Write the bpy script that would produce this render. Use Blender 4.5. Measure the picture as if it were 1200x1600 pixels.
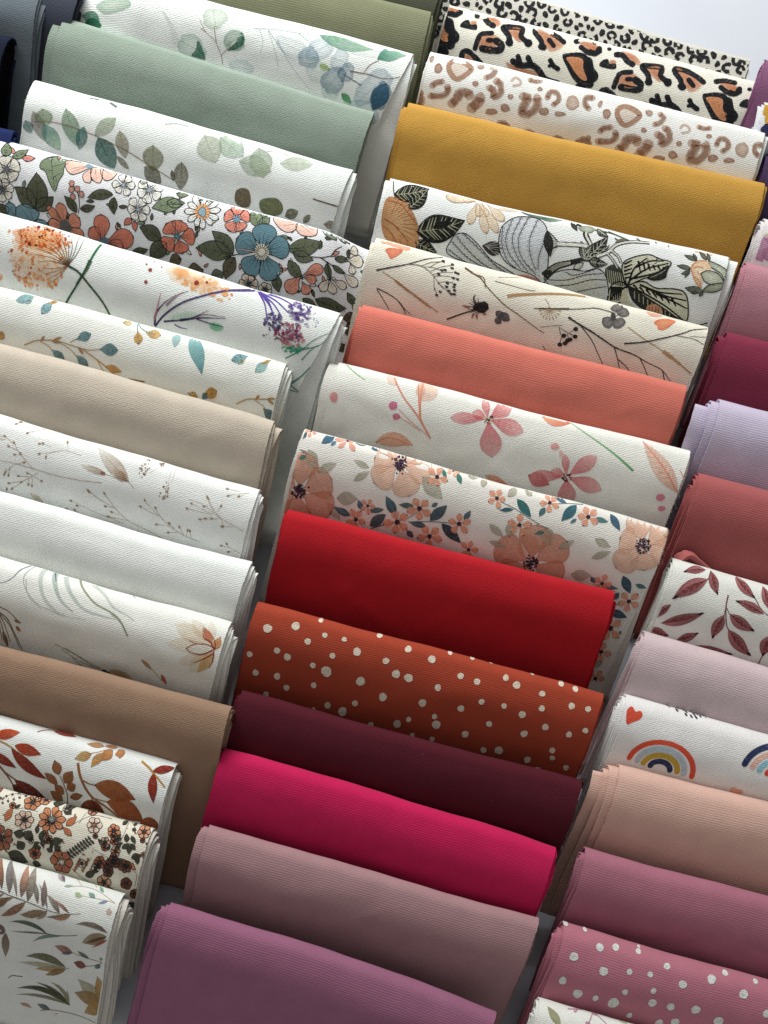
import bpy, math, random
import numpy as np
from mathutils import Vector

for o in list(bpy.data.objects):
    bpy.data.objects.remove(o)
scene = bpy.context.scene
COL = scene.collection

# ------------------------------------------------------------------ camera
D, PITCH, ZC = 1.28, math.radians(9.0), 0.085       # distance, tilt from straight down, height looked at
MPP = 0.00066                                        # metres per photograph pixel at the look-at point
cam_data = bpy.data.cameras.new('camera')
cam = bpy.data.objects.new('camera', cam_data)
COL.objects.link(cam)
CAM = np.array([0.0, -D * math.sin(PITCH), ZC + D * math.cos(PITCH)])
cam.location = CAM
cam.rotation_euler = (PITCH, 0, 0)
cam_data.sensor_fit = 'VERTICAL'
cam_data.sensor_height = 24.0
FPX = D / MPP                                        # focal length in photograph pixels
cam_data.lens = FPX / 1600.0 * 24.0
cam_data.clip_start = 0.05
cam_data.clip_end = 50
scene.camera = cam
FWD = np.array([0, math.sin(PITCH), -math.cos(PITCH)])
UPV = np.array([0, math.cos(PITCH), math.sin(PITCH)])
RGT = np.array([1.0, 0, 0])


def at(px, py, z):
    """point of height z seen at a photograph pixel"""
    d = FWD + RGT * ((px - 600) / FPX) + UPV * ((800 - py) / FPX)
    k = (z - CAM[2]) / d[2]
    return CAM + d * k


def to_px(P):
    q = np.asarray(P) - CAM
    w = q @ FWD
    return np.stack([600 + FPX * (q @ RGT) / w, 800 - FPX * (q @ UPV) / w], -1)


# ------------------------------------------------------------------ world and lamps
world = bpy.data.worlds.new('World')
scene.world = world
world.use_nodes = True
bg = world.node_tree.nodes['Background']
bg.inputs['Color'].default_value = (1.0, 0.98, 0.94, 1)
bg.inputs['Strength'].default_value = 0.33


def area(name, loc, target, sx, sy, energy, color):
    ld = bpy.data.lights.new(name, 'AREA')
    ld.shape = 'RECTANGLE'
    ld.size, ld.size_y, ld.energy, ld.color = sx, sy, energy, color
    lo = bpy.data.objects.new(name, ld)
    COL.objects.link(lo)
    lo.location = loc
    lo.rotation_euler = (Vector(target) - Vector(loc)).to_track_quat('-Z', 'Y').to_euler()
    return lo


area('window_light', (-0.4, 1.6, 1.05), (-0.05, 0.0, 0.05), 1.2, 0.9, 46, (0.985, 1.0, 0.985))

vs = scene.view_settings
scene.display_settings.display_device = 'sRGB'
vs.view_transform = 'Standard'
vs.look = 'None'
vs.exposure = 0.0
vs.gamma = 1.0
vs.use_curve_mapping = False
scene.render.engine = 'CYCLES'
scene.cycles.max_bounces = 6
scene.cycles.diffuse_bounces = 4
scene.cycles.transparent_max_bounces = 24

# ------------------------------------------------------------------ materials


def lin(c):
    c = np.asarray(c, float) / 255.0
    return np.where(c <= 0.04045, c / 12.92, ((c + 0.055) / 1.055) ** 2.4)


def N(nt, kind, **kw):
    n = nt.nodes.new(kind)
    for k, v in kw.items():
        setattr(n, k, v)
    return n


def math_node(nt, op, a, b=None):
    n = N(nt, 'ShaderNodeMath', operation=op)
    for i, x in enumerate((a, b)):
        if x is None:
            continue
        if isinstance(x, (int, float)):
            n.inputs[i].default_value = x
        else:
            nt.links.new(x, n.inputs[i])
    return n.outputs[0]


def weave(nt, pitch, depth, rib):
    """knit relief from the cloth's own coordinates (metres): returns height and bump normal sockets"""
    L = nt.links
    uv = N(nt, 'ShaderNodeUVMap', uv_map='cloth')
    sep = N(nt, 'ShaderNodeSeparateXYZ')
    L.new(uv.outputs[0], sep.inputs[0])
    # slow wobble so that the courses are not ruler straight
    wob = N(nt, 'ShaderNodeTexNoise')
    wob.inputs['Scale'].default_value = 22
    wob.inputs['Detail'].default_value = 1
    L.new(uv.outputs[0], wob.inputs['Vector'])
    dv = math_node(nt, 'MULTIPLY', math_node(nt, 'SUBTRACT', wob.outputs['Fac'], 0.5), pitch * 0.9)
    vv = math_node(nt, 'ADD', sep.outputs['Y'], dv)
    row = math_node(nt, 'MULTIPLY', vv, 2 * math.pi / pitch)
    course = math_node(nt, 'SINE', row)
    # stitches along each course, broken by noise
    st = N(nt, 'ShaderNodeTexNoise')
    st.inputs['Scale'].default_value = 1.0
    st.inputs['Detail'].default_value = 2.0
    st.inputs['Roughness'].default_value = 0.65
    mp = N(nt, 'ShaderNodeMapping')
    mp.inputs['Scale'].default_value = (620, 0.95 / pitch, 1)
    L.new(uv.outputs[0], mp.inputs['Vector'])
    L.new(mp.outputs[0], st.inputs['Vector'])
    grain = math_node(nt, 'MULTIPLY', math_node(nt, 'SUBTRACT', st.outputs['Fac'], 0.5), 2.6 - 1.3 * rib)
    h = math_node(nt, 'ADD', math_node(nt, 'MULTIPLY', course, 0.14 + 0.42 * rib), grain)
    bump = N(nt, 'ShaderNodeBump')
    bump.inputs['Strength'].default_value = 1.0
    bump.inputs['Distance'].default_value = depth
    L.new(h, bump.inputs['Height'])
    return h, bump.outputs[0]


def fabric_mat(name, srgb, pitch=0.0021, depth=0.00022, rib=0.3, fleck_shade=0.09, sheen=0.25, gain=1.0):
    m = bpy.data.materials.new(name)
    m.use_nodes = True
    nt = m.node_tree
    L = nt.links
    b = nt.nodes['Principled BSDF']
    h, nrm = weave(nt, pitch, depth, rib)
    L.new(nrm, b.inputs['Normal'])
    c = lin(srgb) * gain
    uv = N(nt, 'ShaderNodeUVMap', uv_map='cloth')
    blot = N(nt, 'ShaderNodeTexNoise')
    blot.inputs['Scale'].default_value = 45
    blot.inputs['Detail'].default_value = 5
    L.new(uv.outputs[0], blot.inputs['Vector'])
    # groove shade put into the colour, yarn to yarn variation, soft blotches of wear
    f = math_node(nt, 'ADD', math_node(nt, 'MULTIPLY', h, fleck_shade),
                  math_node(nt, 'MULTIPLY', math_node(nt, 'SUBTRACT', blot.outputs['Fac'], 0.5), 0.24))
    yarn = N(nt, 'ShaderNodeTexNoise')
    yarn.inputs['Scale'].default_value = 1000
    yarn.inputs['Detail'].default_value = 2
    L.new(uv.outputs[0], yarn.inputs['Vector'])
    f = math_node(nt, 'ADD', f, math_node(nt, 'MULTIPLY', math_node(nt, 'SUBTRACT', yarn.outputs['Fac'], 0.5), 0.48))
    f = math_node(nt, 'ADD', f, 1.0)
    mul = N(nt, 'ShaderNodeVectorMath', operation='SCALE')
    mul.inputs[0].default_value = c
    L.new(f, mul.inputs['Scale'])
    # stray lint fibres caught in the knit
    vor = N(nt, 'ShaderNodeTexVoronoi')
    vor.inputs['Scale'].default_value = 95
    vmap = N(nt, 'ShaderNodeMapping')
    vmap.inputs['Scale'].default_value = (1.0, 1.9, 1)
    vmap.inputs['Rotation'].default_value = (0, 0, 0.5)
    L.new(uv.outputs[0], vmap.inputs['Vector'])
    L.new(vmap.outputs[0], vor.inputs['Vector'])
    sepc = N(nt, 'ShaderNodeSeparateColor')
    L.new(vor.outputs['Color'], sepc.inputs[0])
    pick = math_node(nt, 'MULTIPLY', math_node(nt, 'LESS_THAN', vor.outputs['Distance'], 0.07), math_node(nt, 'GREATER_THAN', sepc.outputs[0], 0.80))
    lint = N(nt, 'ShaderNodeMix', data_type='RGBA')
    L.new(math_node(nt, 'MULTIPLY', pick, 0.28), lint.inputs[0])
    L.new(mul.outputs[0], lint.inputs[6])
    lint.inputs[7].default_value = (*np.clip(c * 0.6 + 0.16, 0, 0.85), 1)
    L.new(lint.outputs[2], b.inputs['Base Color'])
    b.inputs['Roughness'].default_value = 0.92
    b.inputs['Specular IOR Level'].default_value = 0.12
    b.inputs['Sheen Weight'].default_value = sheen
    b.inputs['Sheen Roughness'].default_value = 0.55
    cs = np.clip(c * 0.55 + 0.35 * c.max(), 0, 1)
    b.inputs['Sheen Tint'].default_value = (*cs, 1)
    return m


def ink_mat():
    m = bpy.data.materials.new('printed_ink')
    m.use_nodes = True
    nt = m.node_tree
    L = nt.links
    b = nt.nodes['Principled BSDF']
    h, nrm = weave(nt, 0.0018, 0.00030, 0.3)
    L.new(nrm, b.inputs['Normal'])
    at_ = N(nt, 'ShaderNodeAttribute', attribute_name='ink')
    uv = N(nt, 'ShaderNodeUVMap', uv_map='cloth')
    gr = N(nt, 'ShaderNodeTexNoise')
    gr.inputs['Scale'].default_value = 320
    gr.inputs['Detail'].default_value = 4
    L.new(uv.outputs[0], gr.inputs['Vector'])
    f = math_node(nt, 'ADD', math_node(nt, 'MULTIPLY', h, 0.10), 1.0)  # ink darkened in the knit grooves too, their shade put into its colour
    mul = N(nt, 'ShaderNodeVectorMath', operation='SCALE')
    L.new(at_.outputs['Color'], mul.inputs[0])
    L.new(f, mul.inputs['Scale'])
    L.new(mul.outputs[0], b.inputs['Base Color'])
    b.inputs['Roughness'].default_value = 0.9
    b.inputs['Specular IOR Level'].default_value = 0.12
    b.inputs['Sheen Weight'].default_value = 0.1
    # pigment granulation, strongest where the wash is thin
    g = math_node(nt, 'ADD', math_node(nt, 'MULTIPLY', math_node(nt, 'SUBTRACT', gr.outputs['Fac'], 0.5), 1.1), 1.0)
    a = math_node(nt, 'MULTIPLY', at_.outputs['Alpha'], g)
    a = math_node(nt, 'MULTIPLY', a, math_node(nt, 'ADD', math_node(nt, 'MULTIPLY', h, 0.16), 0.92))
    a = math_node(nt, 'MINIMUM', a, 1.0)
    L.new(a, b.inputs['Alpha'])
    return m


INK = ink_mat()

# ------------------------------------------------------------------ setting


def grid_mesh(name, P, uvs, mat, closed=False):
    """P: (nu, nv, 3) grid of points -> mesh"""
    nu, nv = P.shape[:2]
    verts = P.reshape(-1, 3)
    i, j = np.meshgrid(np.arange(nu - 1), np.arange(nv - 1 if not closed else nv), indexing='ij')
    j2 = (j + 1) % nv
    q = np.stack([i * nv + j, (i + 1) * nv + j, (i + 1) * nv + j2, i * nv + j2], -1).reshape(-1, 4)
    return raw_mesh(name, verts, q, uvs.reshape(-1, 2), mat)


def raw_mesh(name, verts, faces, uvs, mat, ink=None):
    me = bpy.data.meshes.new(name)
    faces = np.asarray(faces)
    nf, k = faces.shape
    me.vertices.add(len(verts))
    me.vertices.foreach_set('co', np.ascontiguousarray(verts, dtype=np.float32).ravel())
    me.loops.add(nf * k)
    me.loops.foreach_set('vertex_index', faces.astype(np.int32).ravel())
    me.polygons.add(nf)
    me.polygons.foreach_set('loop_start', np.arange(0, nf * k, k, dtype=np.int32))
    me.polygons.foreach_set('loop_total', np.full(nf, k, dtype=np.int32))
    me.polygons.foreach_set('use_smooth', np.ones(nf, dtype=bool))
    me.update(calc_edges=True)
    ul = me.uv_layers.new(name='cloth')
    ul.data.foreach_set('uv', np.asarray(uvs)[faces.ravel()].astype(np.float32).ravel())
    if ink is not None:
        ca = me.attributes.new('ink', 'FLOAT_COLOR', 'POINT')
        ca.data.foreach_set('color', np.ascontiguousarray(ink, dtype=np.float32).ravel())
    me.materials.append(mat)
    return me


def table():
    m = bpy.data.materials.new('white_tabletop')
    m.use_nodes = True
    nt = m.node_tree
    b = nt.nodes['Principled BSDF']
    tc = N(nt, 'ShaderNodeTexCoord')
    n = N(nt, 'ShaderNodeTexNoise')
    n.inputs['Scale'].default_value = 9
    n.inputs['Detail'].default_value = 6
    nt.links.new(tc.outputs['Object'], n.inputs['Vector'])
    r = N(nt, 'ShaderNodeValToRGB')
    r.color_ramp.elements[0].color = (0.58, 0.61, 0.68, 1)
    r.color_ramp.elements[1].color = (0.66, 0.69, 0.75, 1)
    nt.links.new(n.outputs['Fac'], r.inputs[0])
    nt.links.new(r.outputs[0], b.inputs['Base Color'])
    b.inputs['Roughness'].default_value = 0.45
    s = 1.3
    me = bpy.data.meshes.new('tabletop')
    t = 0.03
    v = [(x, y, z) for z in (-t, 0) for x, y in ((-s, -s), (s, -s), (s, s), (-s, s))]
    me.from_pydata(v, [], [(4, 5, 6, 7), (3, 2, 1, 0), (0, 1, 5, 4), (1, 2, 6, 5), (2, 3, 7, 6), (3, 0, 4, 7)])
    me.materials.append(m)
    o = bpy.data.objects.new('tabletop', me)
    COL.objects.link(o)
    o['kind'] = 'structure'


table()

# ------------------------------------------------------------------ a folded piece of fabric


def sstep(x, a, b):
    t = np.clip((x - a) / (b - a), 0, 1)
    return t * t * (3 - 2 * t)


class Bundle:
    """a length of fabric folded into a flat pile, fold uppermost, leaning back on the pile behind it"""

    def __init__(s, pl, pr, H=0.19, T=0.024, a0=-4, a1=38, lam=0.028, wav=1.0, bow=0.0, droop=(0, 0), seed=0, skew=0.02, lift=0.0, tail=0.0, cut=0.0):
        H = H + tail
        s.cut = cut
        s.H, s.T, s.wav, s.bow, s.droop, s.skew = H, T, wav, bow, droop, skew
        rng = random.Random(seed)
        s.ph = [rng.uniform(0, 6.28) for _ in range(12)]
        s.rng = rng
        s.amt = rng.uniform(0.25, 1.0)
        w = np.linspace(0, H, 200)
        a = np.radians(a0) + np.radians(a1 - a0) * sstep(w, -0.25 * lam, lam * 1.6)
        a = a - np.radians(7) * sstep(w, 0.09, H)           # foot of the pile spreads a little
        if tail:
            a = a + (np.radians(3) - a) * sstep(w, H - tail - 0.03, H - tail + 0.01)
        ds = w[1] - w[0]
        y = -np.concatenate([[0], np.cumsum(np.cos((a[1:] + a[:-1]) / 2) * ds)])
        z = -np.concatenate([[0], np.cumsum(np.sin((a[1:] + a[:-1]) / 2) * ds)])
        s.w, s.a, s.y, s.z = w, a, y, z
        low = (z - np.cos(a) * T).min()
        s.z0 = -low + 0.0012 + lift                               # rests on the table
        n0 = np.array([-math.sin(a[0]), math.cos(a[0])])
        b0 = np.array([math.cos(a[0]), math.sin(a[0])])
        s.n0, s.b0 = n0, b0
        s.c = -n0 * T / 2
        e = s.c + b0 * T / 2                                      # rear-most point of the fold
        zl = s.z0 + e[1]
        A, B = at(*pl, zl), at(*pr, zl)
        s.W = float(np.hypot(*(B - A)[:2]))
        s.rot = math.atan2(B[1] - A[1], B[0] - A[0])
        X = np.array([math.cos(s.rot), math.sin(s.rot)])
        Y = np.array([-X[1], X[0]])
        mid = (A[:2] + B[:2]) / 2 - Y * e[0]
        s.origin = np.array([mid[0], mid[1], 0.0])
        s.X, s.Y = X, Y
        s.pl, s.pr = np.array(pl, float), np.array(pr, float)
        s.dents = [(rng.uniform(0, s.W), rng.uniform(0.005, 0.09), rng.uniform(.03, .07), rng.uniform(.008, .02), rng.choice((-1, 1)) * rng.uniform(.0004, .0013), rng.uniform(-.5, .5)) for _ in range(5)]
        s.dents += [(rng.uniform(0, s.W), rng.uniform(0.01, 0.08), rng.uniform(.02, .05), rng.uniform(.0035, .006), rng.choice((-1, 1)) * rng.uniform(.0002, .0005), rng.uniform(-1.2, 1.2)) for _ in range(5)]

    def profile(s, delta, nf=34, na=15, back=True, wmax=None):
        """points (y, z), normals, w, arc length v (0 = rear-most point of the outer fold)"""
        r = s.T / 2 - delta
        wm = wmax or s.H
        wf = wm * (np.linspace(1, 0, nf) ** 1.25)
        out = []
        af = np.interp(wf, s.w, s.a)
        yf, zf = np.interp(wf, s.w, s.y), np.interp(wf, s.w, s.z)
        nf_ = np.stack([-np.sin(af), np.cos(af)], -1)
        Pf = np.stack([yf, zf], -1) - nf_ * delta
        th = np.linspace(0, math.pi, na + 2)[1:-1]
        nc = np.cos(th)[:, None] * s.n0 + np.sin(th)[:, None] * s.b0
        Pc = s.c + nc * r
        wb = wm * (np.linspace(0, 1, nf // 2) ** 1.2)
        ab = np.interp(wb, s.w, s.a)
        nb = np.stack([-np.sin(ab), np.cos(ab)], -1)
        Pb = np.stack([np.interp(wb, s.w, s.y), np.interp(wb, s.w, s.z)], -1) - nb * (s.T - delta)
        Pp = np.concatenate([Pf, Pc, Pb])
        nn = np.concatenate([nf_, nc, -nb])
        ww = np.concatenate([wf, np.zeros(len(th)), wb])
        sg = np.concatenate([np.ones(nf), np.cos(th), -np.ones(len(wb))])
        seg = np.hypot(*np.diff(Pp, axis=0).T)
        arc = np.concatenate([[0], np.cumsum(seg)])
        k0 = nf + len(th) // 2
        v = arc[k0] - arc
        return Pp, nn, ww, sg, v

    def deform(s, u, w):
        p = s.ph
        x = u / s.W
        k = np.minimum(1.0, 0.25 + w / 0.035)                      # the fold itself stays nearly straight
        d = (np.sin(x * (3.5 + p[9] * .5) + p[0] + w * 9) * 0.0009 + np.sin(x * (8 + p[10] * .8) + p[1] - w * 21) * 0.0005
             + np.sin(x * 19 + p[2] + w * 40) * 0.00022 + np.sin(w * 55 + p[3] + x * 2.5) * 0.0006) * s.wav * s.amt * 0.8
        for cu, cw, su, sw, am, an in s.dents:                     # dents, slack and soft diagonal creases
            du, dw = u - cu, w - cw
            a, b = du * math.cos(an) + dw * math.sin(an), -du * math.sin(an) + dw * math.cos(an)
            d = d + am * np.exp(-(a / su) ** 2 - (b / sw) ** 2)
        return d * k

    def place(s, u, P, nn, w, off=0.0):
        """u, w arrays broadcast with P (.., 2): local coordinates"""
        d = s.deform(u, w) + off
        x = u / s.W
        yy = P[..., 0] + nn[..., 0] * d
        zz = P[..., 1] + nn[..., 1] * d + s.z0
        bw = s.bow * (1 - (2 * x - 1) ** 2) + (np.sin(x * (4 + s.ph[7]) + s.ph[5]) * 0.0006 + np.sin(x * (11 + s.ph[8]) + s.ph[6]) * 0.0004 + np.sin(x * 47 + s.ph[9]) * 0.00012) * s.wav
        yy = yy + bw * np.exp(-w / 0.08)
        drop = s.droop[0] * (1 - sstep(x, 0, 0.22)) + s.droop[1] * sstep(x, 0.86, 1.0)
        zz = zz * (1 - drop)
        xx = u - s.W / 2 - s.skew * w
        return np.stack([np.broadcast_to(xx, yy.shape), yy, zz], -1)

    def sheet(s, name, delta, th, lo, hi, mat, nu, seed, frac=1.0, nf=34, soft=1.0, cut=0.0):
        """one folded sheet; lo / hi: how far its ends stick out beyond (or fall short of) the outer fold"""
        rng = np.random.default_rng(seed)
        if nu > 20:
            e = np.array([0, 0.0015, 0.004, 0.01])
            us = np.concatenate([e, np.linspace(0.018, s.W - 0.018, nu), s.W - e[::-1]])
        else:
            e = np.array([0, 0.002, 0.006, 0.02, 0.05])
            us = np.concatenate([e, np.linspace(0.08, s.W - 0.08, 5), s.W - e[::-1]])
        rings = []
        for k, dl in enumerate((delta, delta + th)):
            Pp, nn, ww, sg, v = s.profile(dl, nf=nf, wmax=s.H * frac)
            rings.append((Pp, nn, ww, sg, v))
        npf = len(rings[0][0])
        # raw cut edges wander a little
        def edge():
            t = np.linspace(0, 1, npf)
            e = sum(np.sin(t * f + rng.uniform(0, 6.28)) * a for f, a in ((5, .0010 * soft), (11, .0005 * soft), (29, .00022)))
            return e + rng.normal(0, .00014, npf)
        e0, e1 = edge(), edge()
        U = us[:, None] * np.ones(npf)
        f0 = 1 - sstep(us, 0, 0.05)[:, None]
        f1 = sstep(us, s.W - 0.05, s.W)[:, None]
        U = U + f0 * (-lo + e0) + f1 * (hi + e1)
        if cut:                                                    # cut end slanting back towards the foot
            fc = np.clip((us - s.W * 0.45) / (s.W * 0.55), 0, 1)[:, None]
            front = np.clip(rings[0][3], 0, 1)
            U = U - fc * cut * (rings[0][2] * front)[None]
        S = []
        VV = []
        for Pp, nn, ww, sg, v in rings:
            S.append(s.place(U, Pp[None], nn[None], ww[None]))
            VV.append(np.stack([U, np.broadcast_to(v, U.shape)], -1))
        # closed ring of points: outer surface forward, inner surface backward
        P = np.concatenate([S[0], S[1][:, ::-1]], 1)
        V = np.concatenate([VV[0], VV[1][:, ::-1]], 1)
        nu_, nv = P.shape[:2]
        verts = P.reshape(-1, 3)
        i, j = np.meshgrid(np.arange(nu_ - 1), np.arange(nv), indexing='ij')
        j2 = (j + 1) % nv
        q = np.stack([i * nv + j, i * nv + j2, (i + 1) * nv + j2, (i + 1) * nv + j], -1).reshape(-1, 4)
        jj = np.arange(npf - 1)
        cap0 = np.stack([jj, nv - 1 - jj, nv - 2 - jj, jj + 1], -1)
        base = (nu_ - 1) * nv
        cap1 = base + np.stack([jj, jj + 1, nv - 2 - jj, nv - 1 - jj], -1)
        # cap vertices are doubled so that the cut edge stays crisp
        n0 = len(verts)
        capv = np.concatenate([verts[:nv], verts[base:base + nv]])
        capf = np.concatenate([cap0 + n0, cap1 - base + n0 + nv])
        verts = np.concatenate([verts, capv])
        uv = V.reshape(-1, 2)
        uv = np.concatenate([uv, uv[:nv], uv[base:base + nv]])
        faces = np.concatenate([q, capf])
        me = raw_mesh(name, verts, faces, uv, mat)
        return me

    # ---- prints -------------------------------------------------------
    def setup_print(s):
        Pp, nn, ww, sg, v = s.profile(0.0, nf=80, na=31)
        o = np.argsort(v)
        s.pP, s.pn, s.pw, s.pv = Pp[o], nn[o], ww[o], v[o]
        # how far down the picture (perpendicular to the fold) each v lies, at mid width
        loc = s.place(np.full(len(o), s.W / 2), s.pP, s.pn, s.pw)
        wpt = s.to_world(loc)
        px = to_px(wpt)
        ex = s.pr - s.pl
        s.Lpx = np.hypot(*ex)
        ex = ex / s.Lpx
        ey = np.array([-ex[1], ex[0]])
        t = (px - (s.pl + s.pr) / 2) @ ey
        m = s.pv >= 0
        t = np.maximum.accumulate(t[m])
        s.tt, s.tv = t - t[0], s.pv[m]
        s.ex, s.ey = ex, ey

    def to_world(s, loc):
        w = np.zeros_like(loc)
        w[..., 0] = s.origin[0] + loc[..., 0] * s.X[0] + loc[..., 1] * s.Y[0]
        w[..., 1] = s.origin[1] + loc[..., 0] * s.X[1] + loc[..., 1] * s.Y[1]
        w[..., 2] = loc[..., 2]
        return w

    def cloth_uv(s, px):
        """photograph pixel (as an offset from this bundle's own fold) -> cloth coordinates in metres"""
        d = px - s.pl
        sx = d @ s.ex
        ty = d @ s.ey
        v = np.where(ty >= 0, np.interp(ty, s.tt, s.tv), ty * MPP)
        v = np.where(ty > s.tt[-1], s.tv[-1], v)
        u = (sx / s.Lpx) * s.W
        w = np.maximum(v - s.T * math.pi / 4, 0)
        u = u + s.skew * w                                         # follow the cloth's own lean
        return u, v

    def decal(s, name, paint):
        s.setup_print()
        px, ink, lev, tri = paint.arrays()
        u, v = s.cloth_uv(px)
        v = np.clip(v, -s.T * 1.2, s.H * 0.97)
        P = np.stack([np.interp(v, s.pv, s.pP[:, k]) for k in (0, 1)], -1)
        nn = np.stack([np.interp(v, s.pv, s.pn[:, k]) for k in (0, 1)], -1)
        w = np.interp(v, s.pv, s.pw)
        u = np.clip(u, 0.0004, s.W - 0.0004 - s.cut * w)
        loc = s.place(u, P, nn, w, off=0.00022 + lev * 0.00003)
        return raw_mesh(name, loc, tri, np.stack([u, v], -1), INK, ink)


class Paint:
    """flat coloured shapes given in photograph pixels, turned later into print lying on the cloth"""

    def __init__(s, seed=0):
        s.P, s.C, s.Lv, s.T = [], [], [], []
        s.n = 0
        s.rng = np.random.default_rng(seed)
        s.k = 0
        s.o, s.s, s.g = np.zeros(2), 1.0, np.zeros(2)

    def z(s, ox, oy, sc):
        s.o, s.s = np.array([ox, oy], float), float(sc)

    def add(s, P, C, tri, lev):
        s.k += 1
        P = s.g + s.o + np.asarray(P, float) / s.s
        C = np.asarray(C, float)
        s.P.append(P)
        s.C.append(C)
        s.Lv.append(np.full(len(P), lev + (s.k % 12) * 0.08))
        s.T.append(np.asarray(tri) + s.n)
        s.n += len(P)

    def arrays(s):
        return np.concatenate(s.P), np.concatenate(s.C), np.concatenate(s.Lv), np.concatenate(s.T)

    def rgba(s, col, a, n, var=0.0):
        c = np.empty((n, 4))
        c[:, :3] = lin(col)
        if var:
            c[:, :3] *= 1 + s.rng.normal(0, var, (n, 1))
        c[:, 3] = a
        return np.clip(c, 0, 1)

    # star-shaped polygon about its centre with rings: centre colour -> edge colour
    def poly(s, pts, col, edge=None, a=1.0, ae=None, lev=1, n=None, wob=0.0, var=0.03, cen=None, soft=0.0):
        pts = smooth_closed(np.asarray(pts, float), n or max(14, 4 * len(pts)))
        m = len(pts)
        c = pts.mean(0) if cen is None else np.asarray(cen, float)
        if wob:
            ang = np.linspace(0, 2 * math.pi, m, endpoint=False)
            k = 1 + wob * sum(np.sin(ang * f + s.rng.uniform(0, 6.28)) / f ** .5 for f in (3, 5, 8))
            pts = c + (pts - c) * k[:, None]
        edge = col if edge is None else edge
        ae = a if ae is None else ae
        rad = np.hypot(*(pts - c).T).max() / s.s
        fr = [0.3, 0.6, 0.86, 1.0] if rad > 9 else ([0.55, 1.0] if rad > 3.5 else [1.0])
        if soft:
            fr = fr + [1.0 + soft]
        P = [c[None]]
        C = [s.rgba(col, a, 1, var)]
        cl, ce = lin(col), lin(edge)
        for f in fr:
            P.append(c + (pts - c) * f)
            g = min(f, 1.0)
            cc = s.rgba(col, a + (ae - a) * g ** 2, m, var)
            k = (1 + s.rng.normal(0, var, (m, 1))) if var else 1
            cc[:, :3] = np.clip((cl + (ce - cl) * g ** 1.6) * k, 0, 1)
            if f > 1.0:
                cc[:, 3] = 0
            C.append(cc)
        tri = []
        j = np.arange(m)
        j2 = (j + 1) % m
        tri.append(np.stack([np.zeros(m, int), 1 + j, 1 + j2], -1))
        for q in range(len(fr) - 1):
            b0, b1 = 1 + q * m, 1 + (q + 1) * m
            tri.append(np.stack([b0 + j, b1 + j, b1 + j2], -1))
            tri.append(np.stack([b0 + j, b1 + j2, b0 + j2], -1))
        s.add(np.concatenate(P), np.concatenate(C), np.concatenate(tri), lev)
        return pts

    def blob(s, x, y, rx, ry=None, rot=0.0, col=(0, 0, 0), edge=None, a=1.0, ae=None, lev=1, wob=0.06, var=0.03, n=None, soft=0.0):
        ry = rx if ry is None else ry
        k = n or int(np.clip(max(rx, ry) / s.s * 1.3, 8, 28))
        t = np.linspace(0, 2 * math.pi, k, endpoint=False)
        r = math.radians(rot)
        p = np.stack([x + rx * np.cos(t) * math.cos(r) - ry * np.sin(t) * math.sin(r),
                      y + rx * np.cos(t) * math.sin(r) + ry * np.sin(t) * math.cos(r)], -1)
        return s.poly(p, col, edge, a, ae, lev, n=k, wob=wob, var=var, soft=soft)

    # leaf or petal between two points
    def leaf(s, p0, p1, wid, col, tip=None, a=0.9, at_=None, bend=0.0, belly=0.45, lev=1, vein=None, side=0.0, rim=0.0, out=None, ow=1.0, blunt=0.0, var=0.05):
        p0, p1 = np.asarray(p0, float), np.asarray(p1, float)
        d = p1 - p0
        L = np.hypot(*d)
        nrm = np.array([-d[1], d[0]]) / max(L, 1e-6)
        n = int(np.clip(L / s.s / 3.0, 6, 16))
        t = np.linspace(0, 1, n + 1)
        sp = p0 + d * t[:, None] + nrm * (bend * L * 4 * t * (1 - t))[:, None]
        e = math.log(0.5) / math.log(belly)
        prof = np.sin(math.pi * t ** e)
        if blunt:
            prof = np.where(t > belly, prof ** (1 - blunt), prof)
        hw = wid / 2 * np.maximum(prof, 0)
        tan = np.gradient(sp, axis=0)
        tan /= np.maximum(np.hypot(*tan.T), 1e-6)[:, None]
        nn = np.stack([-tan[:, 1], tan[:, 0]], -1)
        m = 5
        q = np.linspace(-1, 1, m)
        P = sp[:, None] + nn[:, None] * (hw[:, None] * q)[..., None]
        tip = col if tip is None else tip
        at_ = a if at_ is None else at_
        c0, c1 = lin(col), lin(tip)
        tt = t[:, None] * np.ones(m)
        C = np.empty((n + 1, m, 4))
        C[..., :3] = c0 + (c1 - c0) * tt[..., None]
        C[..., :3] *= (1 + side * q)[None, :, None] * (1 - rim * (np.abs(q) > 0.9))[None, :, None]
        C[..., :3] *= 1 + s.rng.normal(0, var, (n + 1, m, 1))
        C[..., 3] = (a + (at_ - a) * tt) * (1 + 0.10 * (np.abs(q) > 0.9))[None]
        i, j = np.meshgrid(np.arange(n), np.arange(m - 1), indexing='ij')
        i, j = i.ravel(), j.ravel()
        A, B, Cc, Dd = i * m + j, (i + 1) * m + j, (i + 1) * m + j + 1, i * m + j + 1
        tri = np.concatenate([np.stack([A, B, Cc], -1), np.stack([A, Cc, Dd], -1)])
        s.add(P.reshape(-1, 2), np.clip(C, 0, 1).reshape(-1, 4), tri, lev)
        if vein is not None:
            s.line(sp[:max(3, int(n * .9))], max(0.9 * s.s, wid * .05), vein, a=0.75, lev=lev + 1, w1=0.5)
        if out is not None:
            ol = np.concatenate([P[:, 0], P[::-1, -1]])
            s.line(ol, ow, out, a=1, lev=lev + 1)
        return sp

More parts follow.
